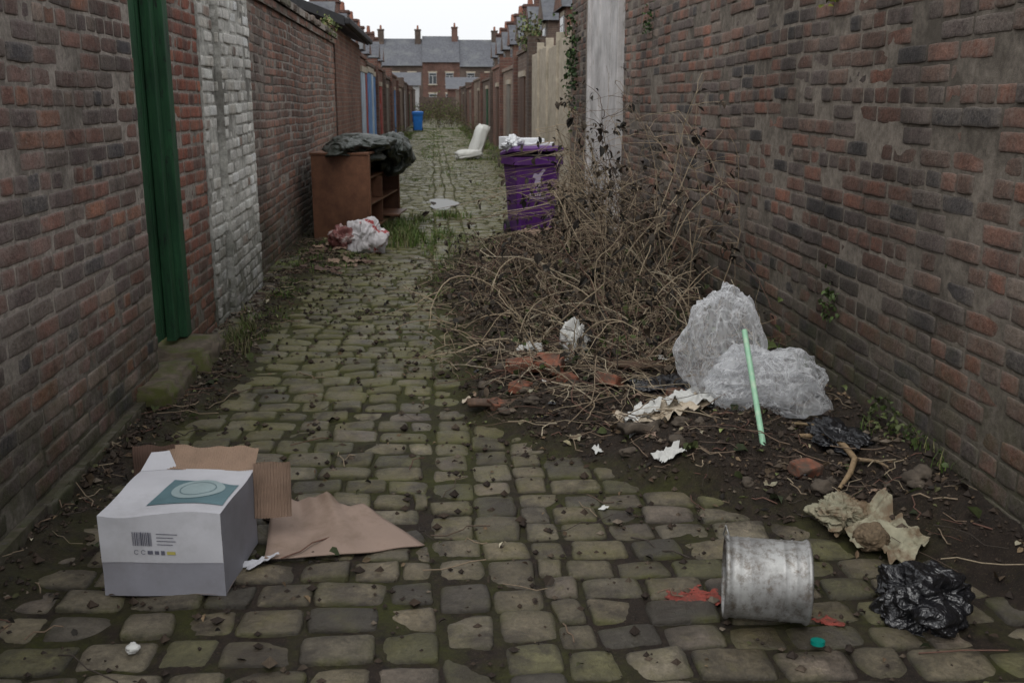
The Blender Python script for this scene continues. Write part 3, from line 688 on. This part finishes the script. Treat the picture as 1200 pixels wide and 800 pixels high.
def qgrid(nm,p00,p10,p11,p01,m,n=14):
    vs=[];fs=[]
    P=[Vector(a) for a in (p00,p10,p11,p01)]
    for i in range(n+1):
        for j in range(n+1):
            u=i/n;v=j/n; vs.append(BM@dent(P[0].lerp(P[1],u).lerp(P[3].lerp(P[2],u),v)))
    for i in range(n):
        for j in range(n): k=i*(n+1)+j; fs.append((k,k+n+1,k+n+2,k+1))
    return poly(nm,vs,fs,m,cbx,True)
qgrid('front_lower',(0,-.001,0),(bw,-.001,0),(bw,-.001,.120),(0,-.001,.120),CG)
qgrid('front_upper',(0,-.003,.117),(bw,-.003,.117),(bw,0,bh),(0,0,bh),CW)
qgrid('top',(0,0,bh),(bw,0,bh),(bw,bd,bh),(0,bd,bh),CW)
qgrid('side_left',(0,bd,0),(0,0,0),(0,0,bh),(0,bd,bh),CW)
qgrid('side_right',(bw,0,0),(bw,bd,0),(bw,bd,bh),(bw,0,bh),CG)
qgrid('bottom',(0,0,.004),(bw,0,.004),(bw,bd,.004),(0,bd,.004),CBN,3)
zt=bh+.0025
qgrid('teal_print',(.125,.085,zt),(.385,.06,zt),(.380,.26,zt),(.145,.30,zt),TEAL)
def fan(nm,cx,cy,z,r0,r1,m,n=28):
    vs=[];fs=[]
    for i in range(n):
        a=i/n*6.283
        for r in (r0,(r0+r1)/2,r1): vs.append(BM@dent((cx+r*math.cos(a),cy+r*math.sin(a),z)))
    for i in range(n):
        j=(i+1)%n
        for k in (0,1): fs.append((i*3+k,i*3+k+1,j*3+k+1,j*3+k))
    poly(nm,vs,fs,m,cbx,True)
fan('round_print',.260,.20,zt+.0015,.0005,.088,PALE); fan('ring_print',.260,.20,zt+.003,.058,.0605,TEAL)
def fq(x0,x1,z0,z1,m,nm): q(nm,[(x0,-.0055,z0),(x1,-.0055,z0),(x1,-.0055,z1),(x0,-.0055,z1)],m)
x=.105
while x<.170:
    w=random.choice([.0015,.003,.0045]); fq(x,x+w,.175,.222,DK,'barcode_bar'); x+=w+random.choice([.002,.003])
for i in range(4):
    fq(.185,.23+.03*random.random(),.216-i*.012,.2185-i*.012,DK,'printed_text')
for cx in (.115,.138):
    for i in range(10):
        a=i/10*5.2+.5; b=a+.45
        q('symbol',[(cx+r*math.cos(t),-.0055,.153+r*math.sin(t)) for r,t in ((.006,a),(.008,a),(.008,b),(.006,b))],DK)
fq(.152,.170,.147,.159,DK,'symbol'); fq(.176,.19,.147,.159,DK,'symbol'); fq(.197,.209,.146,.160,DK,'symbol'); fq(.216,.244,.147,.158,YP,'symbol')
def corr(nm,o,U,V,w,h,a=.0022,pit=.009,m=CBN,bend=0,par=None,tear=0):
    U=Vector(U).normalized();V=Vector(V).normalized();W=U.cross(V); nu=int(w/pit*6); nv=10; vs=[];fs=[]
    for i in range(nu+1):
        hh=h*(1+tear*noise.noise(Vector((i/nu*w*14,3,1))))
        for j in range(nv+1):
            u=i/nu*w; v=j/nv*hh; vs.append(Vector(o)+U*u+V*v+W*(a*math.sin(u/pit*2*math.pi)+bend*(v/h)**2+.012*noise.noise(Vector((u*9,v*9,0)))))
    for i in range(nu):
        for j in range(nv): k=i*(nv+1)+j; fs.append((k,k+nv+1,k+nv+2,k+1))
    return poly(nm,vs,fs,m,par or cbx,True)
def bp(*p): return BM@Vector(p)
R3=BM.to_3x3()
corr('top_flap',bp(.06,bd-.002,bh-.004),R3@Vector((1,0,0)),R3@Vector((-.05,.80,.14)),.335,.14,a=.0008,bend=.02,tear=.15)
corr('side_flap',bp(bw+.004,bd-.03,.11),R3@Vector((1,.16,0)),R3@Vector((0,.10,1)),.130,.205,a=.0032,pit=.011,m=CD,tear=.08)
qgrid('left_torn_flap',(0,bd-.03,bh+.001),(.12,bd+.0,bh+.001),(.07,bd+.08,bh+.04),(.02,bd+.04,bh+.05),CW,6)
corr('far_flap',bp(-.07,bd+.08,.15),R3@Vector((1,.1,.0)),R3@Vector((0,.1,1)),.15,.19,a=.0012,m=card('dark_carton',(.10,.06,.045),(.06,.04,.03)),tear=.15)
vs=[];fs=[]; n=30
P00,P10,P11,P01=Vector((-.62,3.28,.012)),Vector((-.06,3.40,.01)),Vector((-.30,3.66,.05)),Vector((-.66,3.78,.07))
for i in range(n+1):
    for j in range(n+1):
        u=i/n;v=j/n
        p=P00.lerp(P10,u).lerp(P01.lerp(P11,u),v); crease=.035*max(0,1-abs(u-.5-.1*v)/.12)*v**1.5-.03*max(0,1-abs(u-.27)/.14)*v
        p.z+=float(gz(p.x,p.y))+crease+.012*noise.noise(p*7)
        p.y+=(.09*noise.noise(Vector((u*3.2,0,1)))+.02*noise.noise(Vector((u*11,0,1))))*v-.03*math.sin(u*3.1)*(1-v); vs.append(p)
for i in range(n):
    for j in range(n): k=i*(n+1)+j; fs.append((k,k+n+1,k+n+2,k+1))
fo=poly('ground_flap',vs,fs,card('brown_carton_flat',(.24,.175,.14),(.15,.105,.075),5),cbx,True)
md=fo.modifiers.new('s','SOLIDIFY'); md.thickness=.005; md.offset=-1
sheet('torn_carton_strip',(-.63,3.25,.012),.12,.05,.9,.02,12,CW,91,n=12,parent=cbx)
# ------------------------------------------------------------------ metal pail
def metal():
    m,nt,b=mat('galvanised_metal',(.42,.42,.43),.5,.7)
    c=mix(nt,ramp(nt,nz(nt,9,6,.7),.35,.65),(.38,.38,.37),(.21,.205,.20)); c=mix(nt,ramp(nt,nz(nt,18,8,.8),.50,.63,0,.8),c,(.11,.085,.06))
    c=mix(nt,ramp(nt,nz(nt,1,5,.7,vec=scl(nt,(40,5,5))),.5,.7,0,.4),c,(.45,.45,.45))
    L(nt,c,b.inputs['Base Color']); L(nt,ramp(nt,nz(nt,14,6,.7),.3,.7,.42,.8),b.inputs['Roughness']); bump(nt,b,nz(nt,22,5),.3,.006); return m
GAL=metal(); pl=empty('metal_paint_can')
prof=[(.0,.122),(.004,.134),(.010,.137),(.016,.134),(.022,.130),(.05,.130),(.055,.1325),(.060,.130),(.085,.130),(.09,.1325),(.095,.130),(.19,.130),(.195,.1325),(.20,.130),(.225,.130),(.232,.1325),(.238,.130),(.252,.130),(.258,.136),(.266,.137),(.272,.130)]
inner=[(.272,.122),(.262,.124),(.03,.124),(.02,.0)]
seg_=64; vs=[];fs=[]
full=[(0.012,0.0001),(.012,.118)]+prof+inner
SCN=.955
pc=Vector((1.01,2.78,.137*SCN+float(gz(1.02,2.8))+.002)); PM=Matrix.Translation(pc)@Matrix.Rotation(math.radians(-14),4,'Z')@Matrix.Scale(SCN,4)
for s,(xx,r) in enumerate(full):
    for i in range(seg_):
        a=i/seg_*2*math.pi; dnt=1-.06*math.exp(-((a-2.0)/.35)**2-((xx-.2)/.05)**2)-.05*math.exp(-((a-3.6)/.3)**2-((xx-.07)/.04)**2); vs.append(PM@Vector((.136-xx,r*dnt*math.cos(a),r*dnt*math.sin(a))))
for s in range(len(full)-1):
    for i in range(seg_): j=(i+1)%seg_; fs.append((s*seg_+i,s*seg_+j,(s+1)*seg_+j,(s+1)*seg_+i))
poly('can_body',vs,fs,GAL,pl,True)
V,F,C=tubes([([tuple(PM@Vector((-.125,-.02,.13))),tuple(PM@Vector((-.145,-.03,.16))),tuple(PM@Vector((-.14,-.05,.20))),tuple(PM@Vector((-.13,-.045,.17)))],.003,(.1,.1,.1))],6)
npmesh('wire_handle',V,F,GAL,C,parent=pl)
REDF=noisy('red_flaky_paint',(.21,.045,.033),.4,30,.8,.6,second=(.09,.04,.03),sscale=25)
for i in range(16):
    a=random.gauss(.80,.055); b_=random.gauss(2.93,.03); s_=random.uniform(.025,.075)
    sheet('red_paint_flakes' if i==0 else 'red_paint_flakes',(a,b_,.010),s_,s_*.7,random.uniform(0,3),.005,30,REDF,300+i,n=8,edge=.35) if i==0 else None
rf=empty('red_paint_debris')
for i in range(18):
    s_=random.uniform(.025,.08); sheet('flake',(random.gauss(.80,.055),random.gauss(2.93,.03),.010),s_,s_*.7,random.uniform(0,3),.006,30,REDF,320+i,n=10,edge=.35,parent=rf)
for i in range(3): sheet('flake',(1.20+random.gauss(0,.01),2.74+random.gauss(0,.015),.010),.05,.04,random.uniform(0,3),.006,30,REDF,350+i,n=10,edge=.35,parent=rf)
cyl('bottle_cap',(1.107,2.58,.024+float(gz(1.1,2.58))),(0,.1,1),.021,.012,noisy('teal_cap',(.0,.16,.13),.1,9,.4,.05),None)
crumple('white_plastic_scrap',(-.906,2.70,.02+float(gz(-.9,2.7))),(.020,.018,.015),.4,1.5,TISSUE,50,sub=4)
# ------------------------------------------------------------------ cabinet, bags, mattress
cab=empty('wooden_cabinet'); CM=Matrix.Translation((-1.38,11.45,float(gz(-1.1,12))+.05))@Matrix.Rotation(math.radians(-7),4,'Z')
W_,D_,H_=.64,2.1,.93
def c_(nm,lo,hi,m=CABW): box(nm,lo,hi,m,cab,.004,M=CM)
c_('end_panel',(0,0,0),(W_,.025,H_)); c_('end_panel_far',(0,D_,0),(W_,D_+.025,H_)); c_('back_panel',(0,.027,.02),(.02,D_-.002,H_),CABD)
c_('top_board',(-.01,-.01,H_+.002),(W_+.01,D_+.03,H_+.027)); c_('bottom_board',(.022,.027,.06),(W_,D_-.002,.085),CABW)
c_('shelf',(.022,.027,.36),(W_-.0,D_-.002,.38)); c_('shelf',(.022,.027,.64),(W_-.05,D_-.002,.66)); c_('divider',(.022,.95,.09),(W_-.01,.975,.355)); c_('divider',(.022,.95,.385),(W_-.01,.975,.635))
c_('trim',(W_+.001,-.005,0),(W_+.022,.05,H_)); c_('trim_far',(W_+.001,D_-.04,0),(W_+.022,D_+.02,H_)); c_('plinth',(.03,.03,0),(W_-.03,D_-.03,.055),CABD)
c_('loose_shelf',(.10,1.2,.12),(W_+.14,1.9,.14))
crumple('black_tarpaulin',(-.90,12.3,1.06),(.42,.90,.15),.35,1.1,TARP,61,fine=.5)
crumple('black_rubbish_bag',(-.50,12.95,.96),(.24,.65,.24),.35,1.2,TARP,63,fine=.5)
WR=noisy('white_red_bag',(.50,.48,.49),.15,9,.5,.1,second=(.30,.05,.05),sscale=4.5,lo=.57,hi=.59)
crumple('white_carrier_bag',(-.72,10.65,.17+sh(-.7,10.6)),(.22,.16,.20),.42,1.3,WR,71,sh(-.7,10.6),fine=.6)
crumple('red_rag',(-1.0,10.6,.12+sh(-1.0,10.6)),(.12,.1,.12),.6,1.6,noisy('red_white_cloth',(.20,.08,.075),.2,9,.8,.1,second=(.36,.32,.30),sscale=9),72,sh(-1,10.6),sub=5)
mt=empty('white_mattress'); MT=noisy('mattress_fabric',(.52,.52,.49),.06,4,.85,.1,second=(.36,.35,.31),sscale=2.5,lo=.5,hi=.8)
def cushion(nm,M,s):
    bm=bmesh.new(); bmesh.ops.create_cube(bm,size=1)
    bmesh.ops.subdivide_edges(bm,edges=bm.edges[:],cuts=6,use_grid_fill=True)
    for v in bm.verts:
        c=v.co*2; k=(1-.10*(abs(c.x)**6+abs(c.y)**6)*.5)
        v.co=M@(Vector((v.co.x*s[0],v.co.y*s[1],v.co.z*s[2]*k*(1-.35*max(abs(c.x),abs(c.y))**8)))+noise.noise_vector(v.co*3)*.04)
    bm_obj(nm,bm,MT,mt,True)
cushion('lying_part',Matrix.Translation((.95,28,.15))@Matrix.Rotation(.15,4,'Z')@Matrix.Rotation(-.12,4,'Y'),(.66,.7,.24))
cushion('upright_part',Matrix.Translation((1.25,28.1,.50))@Matrix.Rotation(.15,4,'Z')@Matrix.Rotation(math.radians(-70),4,'Y'),(.92,.7,.32))
PS=noisy('polystyrene',(.60,.61,.63),.10,20,.8,.1); zb=1.05
hp=empty('packaging_waste')
for lo,hi,r in [((.90,11.8,zb),(1.16,12.05,zb+.06),.3),((1.18,11.75,zb),(1.40,12.0,zb+.07),-.2),((.98,12.0,zb+.03),(1.30,12.3,zb+.11),.1),((.84,11.9,zb-.02),(.94,12.2,zb+.13),.5)]:
    box('foam_block',lo,hi,PS,hp,.01,rotz=r)
crumple('white_wrap',(.91,11.8,zb+.06),(.10,.12,.09),.7,2,PS,81,parent=hp,sub=5)
sheet('cardboard_scrap',(1.25,11.25,.04),.5,.3,.2,.05,5,CBN,11,n=20)
sheet('cardboard_scrap',(1.05,10.9,.04),.3,.25,.9,.05,5,CD,12,n=20)
# ------------------------------------------------------------------ vegetation
def arch0(p0,az,el,length,g,step=.07,wob=.12):
    p=np.array(p0,float); d=np.array([math.cos(az)*math.cos(el),math.sin(az)*math.cos(el),math.sin(el)]); out=[p.copy()]
    for i in range(max(3,int(length/step))):
        d=d+np.array([random.gauss(0,wob),random.gauss(0,wob),random.gauss(0,wob*.7)-g*step]); d/=np.linalg.norm(d); p=p+d*step; out.append(p.copy())
    return out
def arch(p0,az,el,length,g,step=.07,wob=.12):
    p=np.array(p0,float); d=np.array([math.cos(az)*math.cos(el),math.sin(az)*math.cos(el),math.sin(el)]); out=[p.copy()]
    for i in range(max(3,int(length/step))):
        d=d+np.array([random.gauss(0,wob),random.gauss(0,wob),random.gauss(0,wob*.7)-g*step*1.0]); d/=np.linalg.norm(d)
        q=p+d*step
        if q[0]>1.93: q[0]=1.93-random.random()*.03; d[0]=-abs(d[0])*.3
        if q[2]<.06 : q[2]=.06+random.random()*.05; d[2]=abs(d[2])*.4
        # the growth stays low on the alley side, tall only towards the wall
        if q[1]>6.0 and q[0]<.118*q[1] and q[2]>.70*1.6*(1-q[1]/12.2)+.10: q[2]=p[2]-.01; d[2]=-abs(d[2])*.5
        p=q; out.append(p.copy())
    return out
stemc=[(.14,.10,.07),(.19,.145,.10),(.085,.06,.045),(.26,.21,.145),(.11,.06,.045),(.05,.04,.033)]
pale=[(.30,.24,.165),(.24,.185,.125),(.34,.29,.21)]
paths=[];lf=[]
def bpos():
    while True:
        x=random.gauss(1.15,.5); y=random.uniform(5.1,10.4)
        lo=np.interp(y,[5,6,9,10.4],[.45,.10,-.05,.6])
        if lo<x<1.9: return x,y
def hx(x): return float(np.interp(x,[-.1,.5,1.0,1.4,2],[.26,.42,.80,1.2,1.15]))
for i in range(230):
    x,y=bpos(); Lh=random.uniform(.5,1.5)*hx(x)*(1.1 if y>6.0 else .6)
    pts=arch((x,y,sh(x,y)),random.uniform(0,6.28),random.uniform(.7,1.45),Lh,random.uniform(.8,2.6))
    c=random.choice(stemc); r=random.uniform(.0025,.0055); paths.append((pts,np.linspace(r,r*.4,len(pts)),c))
    for s in range(random.randint(2,6)):
        k=random.randint(1,len(pts)-1); q_=arch(pts[k],random.uniform(0,6.28),random.uniform(-.4,1.1),random.uniform(.12,.45),random.uniform(.5,3),.045,.22)
        paths.append((q_,np.linspace(r*.55,r*.25,len(q_)),random.choice(stemc)))
        if random.random()<.6: lf.append(q_[-1])
    if random.random()<.5: lf.append(pts[-1]); lf.append(pts[len(pts)//2])
for i in range(70):
    x=random.uniform(.5,1.75); y=random.uniform(5.4,8.5); az=random.uniform(3.2,6.1)
    pts=arch((x,y,sh(x,y)),az,random.uniform(.5,1.3),random.uniform(.7,1.5)*(.6 if y<6.0 else 1),random.uniform(1.2,3),.06,.13)
    r=random.uniform(.004,.0078); c=random.choice(pale); paths.append((pts,np.linspace(r,r*.4,len(pts)),c))
    for s in range(4):
        k=random.randint(2,len(pts)-1); q_=arch(pts[k],random.uniform(0,6.28),random.uniform(-.3,1.1),random.uniform(.15,.5),1.5,.045,.2); paths.append((q_,np.linspace(r*.5,r*.2,len(q_)),c))
for i in range(85):
    x=random.uniform(1.15,1.9); y=random.uniform(6.2,10.4)
    pts=arch((x,y,.1),random.uniform(1.5,4.6),random.uniform(1.1,1.5),random.uniform(1.1,1.95),random.uniform(.2,1.0),.08,.10)
    c=random.choice(stemc[:4]+pale[:2]); r=random.uniform(.0035,.0065); paths.append((pts,np.linspace(r,.0018,len(pts)),c))
    for s in range(8):
        k=random.randint(len(pts)//3,len(pts)-1); q_=arch(pts[k],random.uniform(0,6.28),random.uniform(-.2,1.0),random.uniform(.12,.45),1,.05,.2); paths.append((q_,np.linspace(.0026,.001,len(q_)),c)); 
        if random.random()<.6: lf.append(q_[-1])
for i in range(950):
    x,y=bpos(); x-=random.uniform(0,.25); 
    if random.random()<.25: y=random.uniform(4.4,6); x=random.uniform(.5,1.6)
    q_=arch((x,y,sh(x,y)+random.uniform(0,.20)*(hx(x) if y>6 else .5)),random.uniform(0,6.28),random.uniform(-.3,.6),random.uniform(.15,.55),1.5,.05,.25)
    paths.append((q_,random.uniform(.0012,.0032),random.choice(stemc+pale)))
V,F,C=tubes(paths,5); bb=empty('dead_bramble_bush'); npmesh('stems',V,F,VM,C,parent=bb)
def leaves(name,P,size,cols,flat=.0,parent=None,m=VM,asp=.55,hang=False):
    P=np.asarray(P,float); n=len(P)
    nr=rng.normal(size=(n,3)); nr[:,2]=np.abs(nr[:,2])+flat; nr/=np.linalg.norm(nr,axis=1,keepdims=True)
    t=rng.normal(size=(n,3)); 
    if hang: t[:,2]-=2.2
    t-=nr*np.sum(t*nr,1,keepdims=True); t/=np.linalg.norm(t,axis=1,keepdims=True); s=np.cross(nr,t)
    L_=(rng.uniform(.5,1.3,(n,1))*size); w=L_*asp*rng.uniform(.6,1.2,(n,1)); cu=L_*rng.uniform(-.1,.35,(n,1))
    a=P; m1=P+t*L_*.35+nr*cu*.6; m2=P+t*L_*.7+nr*cu*.7; tip=P+t*L_
    f=rng.uniform(.1,.5,(n,1))
    l1=m1+s*w*.5+nr*w*f; r1=m1-s*w*.5+nr*w*f; l2=m2+s*w*.42+nr*w*f; r2=m2-s*w*.42+nr*w*f
    Vv=np.stack([a,l1,m1,r1,l2,m2,r2,tip],1).reshape(-1,3)
    f0=np.array([[0,2,1],[0,3,2],[1,2,5],[1,5,4],[2,3,6],[2,6,5],[4,5,7],[5,6,7]])
    Fv=(f0[None]+(np.arange(n)*8)[:,None,None]).reshape(-1,3)
    cc=np.asarray(cols)[rng.choice(len(cols),n)]*rng.uniform(.6,1.4,(n,1)); C4=np.concatenate([np.repeat(cc,8,0),np.ones((n*8,1))],1)
    return npmesh(name,Vv,Fv,m,C4,False,parent)
lfp=[]
for p_ in lf:
    for _ in range(random.randint(1,3)): lfp.append(np.array(p_)+rng.normal(0,.02,3))
leaves('dead_leaves',lfp,.062,[(.025,.020,.016),(.04,.032,.024),(.02,.018,.015),(.06,.045,.032)],parent=bb,hang=True)
br=[]
for i in range(1000):
    x,y=bpos(); x+=random.gauss(0,.1); x=min(x,1.9); br.append((x,y,sh(x,y)+abs(random.gauss(0,.13))*hx(x)+.02))
leaves('bramble_foliage',br,.055,[(.05,.065,.02),(.035,.045,.017),(.04,.032,.022),(.028,.022,.017)],parent=bb,asp=.75)
P=[]
while len(P)<8800:
    x=random.uniform(-1.5,1.95); y=random.uniform(2.3,12.5); h,m1,m2=soil_terms(np.array(x),np.array(y))
    pr=max(float(m1)*.9,float(m2)*.8,.035)
    if random.random()<pr: P.append((x,y,max(sh(x,y),float(gz(x,y))+.002)+.004))
P=np.array(P)
leaves('leaf_litter',P[:7500],.030,[(.055,.036,.024),(.09,.06,.036),(.035,.026,.019),(.14,.10,.06),(.02,.017,.014),(.065,.065,.03)],flat=1.6)
leaves('pale_leaf_litter',P[7500:7950],.038,[(.24,.21,.13),(.16,.18,.07),(.30,.27,.20)],flat=2.2)
leaves('dark_leaf_litter',P[7950:],.055,[(.028,.035,.016),(.045,.055,.02),(.03,.022,.016),(.05,.035,.022)],flat=1.2,asp=.8)
tw=[]
for i in range(3600):
    x=random.uniform(-1.5,1.9); y=random.uniform(2.4,11.5); h,m1,m2=soil_terms(np.array(x),np.array(y))
    if random.random()>max(float(m1),float(m2),.05): continue
    l=random.uniform(.04,.30); a=random.uniform(0,6.28); z=max(sh(x,y),float(gz(x,y)))+.008
    pts=[(x+math.cos(a)*l*t+random.gauss(0,.008),y+math.sin(a)*l*t+random.gauss(0,.008),z+random.uniform(0,.02)) for t in (0,.25,.5,.75,1)]
    tw.append((pts,random.uniform(.001,.0035),random.choice(stemc)))
V,F,C=tubes(tw,4); npmesh('twig_litter',V,F,VM,C)
def crumbs(n):
    P=[]
    while len(P)<n:
        x=random.uniform(-1.5,1.95); y=random.uniform(2.3,10); h,m1,m2=soil_terms(np.array(x),np.array(y))
        if random.random()<max(float(m1),float(m2),.10+.3*max(0,float(wn(x,y,2.4,5)))): P.append((x,y))
    P=np.array(P); n=len(P); s=rng.uniform(.003,.013,(n,1))*rng.choice([1,1,1,1.8],(n,1)); z=np.maximum(soil_h(P[:,0],P[:,1]),gz(P[:,0],P[:,1])-.002)
    c=np.concatenate([P,z[:,None]+s*.4],1)
    o=np.array([[1,0,0],[0,1,0],[-1,0,0],[0,-1,0],[0,0,.8],[0,0,-.8]])
    Vv=(c[:,None]+o[None]*s[:,None]*rng.uniform(.6,1.3,(n,6,1))).reshape(-1,3)
    f0=np.array([[0,1,4],[1,2,4],[2,3,4],[3,0,4],[1,0,5],[2,1,5],[3,2,5],[0,3,5]]); Fv=(f0[None]+(np.arange(n)*6)[:,None,None]).reshape(-1,3)
    cols=np.array([(.04,.028,.02),(.025,.018,.014),(.07,.053,.038),(.13,.105,.08)])[rng.choice(4,n,p=[.45,.37,.13,.05])]
    npmesh('soil_crumbs',Vv,Fv,VM,np.concatenate([np.repeat(cols,6,0),np.ones((n*6,1))],1),False)
crumbs(15000)
def grass(name,tufts,m=GRASS):
    V=[];F=[];C=[];o=0
    for (x,y,z,rad,hgt,n,cl) in tufts:
        for i in range(n):
            a=random.uniform(0,6.28); r=rad*math.sqrt(random.random()); bx,by=x+r*math.cos(a),y+r*math.sin(a)
            h=hgt*random.uniform(.4,1.2); ln=random.uniform(.1,.8)*h; da=random.uniform(0,6.28); w=random.uniform(.0015,.004)*(1+y*.06); px,py=-math.sin(da)*w,math.cos(da)*w
            for k,t in enumerate((0,.4,.75,1)):
                q_=(bx+math.cos(da)*ln*t*t,by+math.sin(da)*ln*t*t,z+h*(t-.25*t*t)); ww=1-t*.95
                V.append((q_[0]+px*ww,q_[1]+py*ww,q_[2])); V.append((q_[0]-px*ww,q_[1]-py*ww,q_[2]))
            for k in range(3): F.append((o+2*k,o+2*k+1,o+2*k+3,o+2*k+2))
            c=np.array(random.choice(cl))*random.uniform(.7,1.3); C+= [[*c,1]]*8; o+=8
    return npmesh(name,V,F,m,C,False)
GC=[(.07,.115,.024),(.09,.135,.03),(.045,.075,.018),(.14,.13,.06)]
T=[]
def tuft(x,y,rad,h,n,cl=GC): T.append((x,y,max(sh(x,y),0.0),rad,h,n,cl))
for i in range(22): tuft(random.uniform(-.55,.45),random.uniform(11.3,14.2),.14,.15,60)
for i in range(14): tuft(random.uniform(-.6,-.25),random.uniform(11.0,13),.12,.22,80)
for i in range(30): tuft(-1.3+random.gauss(0,.08),random.uniform(6.4,11),.07,.07,25)
for i in range(16): tuft(random.uniform(-1.35,-.7),random.uniform(9.5,11),.07,.09,30)
for i in range(10): tuft(random.uniform(-1.36,-1.2),random.uniform(5.9,6.9),.06,.12,40,[(.12,.11,.055),(.06,.085,.02)])
for i in range(9): tuft(1.92+random.gauss(0,.03),random.uniform(3.2,6),.05,.10,16)
for i in range(34): tuft(random.uniform(-.1,1.0),random.uniform(8,11.5),.1,.1,30)
for i in range(200): 
    y=random.uniform(17,60); s=random.choice((-1,1,0,0)); x=(-1.35+random.random()*.3) if s<0 else ((1.55+random.random()*.35) if s>0 else random.uniform(-1.2,1.6)); tuft(x,y,.22,.10+.14*abs(s)*random.random(),40)
grass('grass_tufts',T)
def weed(name,x,y,h,spread,n,cols,sz=.05):
    par=empty(name); ps=[];lv=[]
    for i in range(n):
        pts=arch0((x+random.gauss(0,spread*.3),y+random.gauss(0,spread*.3),.02),random.uniform(0,6.28),random.uniform(1.0,1.5),h*random.uniform(.6,1.1),.5,h/10,.13)
        ps.append((pts,np.linspace(.006*h,.002*h,len(pts)),(.09,.07,.045)))
        for _ in range(14):
            k=random.randint(2,len(pts)-1); b=np.array(pts[k])+rng.normal(0,.09*h,3); b[2]=max(b[2],.05); lv.append(b)
            if random.random()<.3: ps.append(([pts[k],(np.array(pts[k])+b)/2+rng.normal(0,.01,3),b],.0015*h+.0008,(.10,.08,.05)))
    V,F,C=tubes(ps,4); npmesh('stems',V,F,VM,C,parent=par); leaves('foliage',lv,sz,cols,parent=par)
DG=[(.08,.11,.03),(.11,.13,.04),(.14,.12,.06),(.06,.07,.03)]
for (x,y,h,s,n,z_) in [(.6,62,1.9,1.2,26,.11),(1.3,70,2.2,1.2,26,.12),(-.5,75,1.6,1.3,24,.12),(.4,84,2.2,1.8,30,.14),(1.55,46,1.0,.4,12,.08),(-1.3,40,.8,.3,12,.07),(1.65,36,.8,.3,12,.07),(-1.35,30,.6,.3,12,.06),(1.7,24,.7,.25,12,.05)]:
    weed('weed_bush',x,y,h,s,n,DG,z_)
def wallplant(name,c,ext,n,sz,cols):
    P=np.array(c)+rng.normal(size=(n,3))*np.array(ext)*.5; leaves(name,P,sz,cols,m=GRASS,asp=.8,hang=True)
IV=[(.03,.055,.018),(.045,.08,.022),(.02,.035,.014)]
wallplant('ivy',(1.88,13.9,2.15),(.08,.4,.7),300,.06,IV)
wallplant('wall_fern',(1.955,4.75,.62),(.03,.06,.12),60,.03,[(.06,.09,.028),(.04,.06,.018)])
wallplant('wall_fern',(1.955,5.0,2.12),(.03,.08,.06),40,.03,[(.12,.13,.02)])
wallplant('wall_fern',(1.95,9.3,2.3),(.04,.2,.15),70,.03,IV)
wallplant('wall_fern',(1.93,3.9,.25),(.06,.35,.10),150,.03,[(.045,.065,.02),(.07,.085,.03)])
wallplant('wall_weed',(2.0,21.2,2.95),(.25,.9,.35),260,.09,[(.12,.13,.05),(.08,.07,.04),(.06,.09,.03)])
wallplant('wall_weed',(-1.5,15.2,2.65),(.15,.6,.15),90,.06,DG)
SC_=empty('litter_scraps')
for i in range(64):
    x=random.uniform(.1,1.85); y=random.uniform(3.2,7.0)
    if soil_terms(np.array(x),np.array(y))[1]<.3 and random.random()<.7: continue
    sheet('scrap',(x,y,.008),random.uniform(.02,.08),random.uniform(.02,.05),random.uniform(0,3),.010,30,random.choice([TISSUE,PAPER,CBN,CD,YEL,BLK]),100+i,n=8,parent=SC_,edge=.3)
for i in range(34):
    x=random.uniform(-1.3,-.6); y=random.uniform(9.2,11.2)
    sheet('scrap',(x,y,.015),random.uniform(.06,.2),random.uniform(.05,.12),random.uniform(0,3),.02,15,random.choice([CABD,CD,CABD,STONE,CBN]),200+i,n=8,parent=SC_,edge=.3)
# ------------------------------------------------------------------ world, sun, camera
w=bpy.data.worlds.new('World'); SC.world=w; w.use_nodes=True; nt=w.node_tree; bg=nt.nodes['Background']
sky=nt.nodes.new('ShaderNodeTexSky'); sky.sky_type='NISHITA'; sky.sun_disc=False; sky.sun_elevation=math.radians(55); sky.sun_rotation=math.radians(200)
sky.dust_density=4; sky.air_density=1
hs=nt.nodes.new('ShaderNodeHueSaturation'); hs.inputs['Saturation'].default_value=.15; nt.links.new(sky.outputs[0],hs.inputs['Color'])
mx=nt.nodes.new('ShaderNodeMix'); mx.data_type='RGBA'; mx.inputs[0].default_value=.75; nt.links.new(hs.outputs[0],mx.inputs[6]); mx.inputs[7].default_value=(7.75,7.9,8.1,1)
nt.links.new(mx.outputs[2],bg.inputs[0]); bg.inputs[1].default_value=.15
sd=bpy.data.lights.new('sun','SUN'); sd.energy=1.4; sd.angle=math.radians(40); sd.color=(1,.985,.955)
so=bpy.data.objects.new('sun',sd); link(so); so.rotation_euler=(math.radians(35),0,math.radians(-20))
cd=bpy.data.cameras.new('camera'); cd.lens=35; cd.sensor_width=36; cd.clip_end=2000; cd.clip_start=.05
cd.dof.use_dof=True; cd.dof.focus_distance=4.2; cd.dof.aperture_fstop=6.3
co=bpy.data.objects.new('camera',cd); link(co); co.location=(0,0,1.6); co.rotation_euler=(math.radians(90-13.6),0,math.radians(-4.4)); SC.camera=co
SC.view_settings.view_transform='Standard'; SC.view_settings.look='None'; SC.view_settings.exposure=0
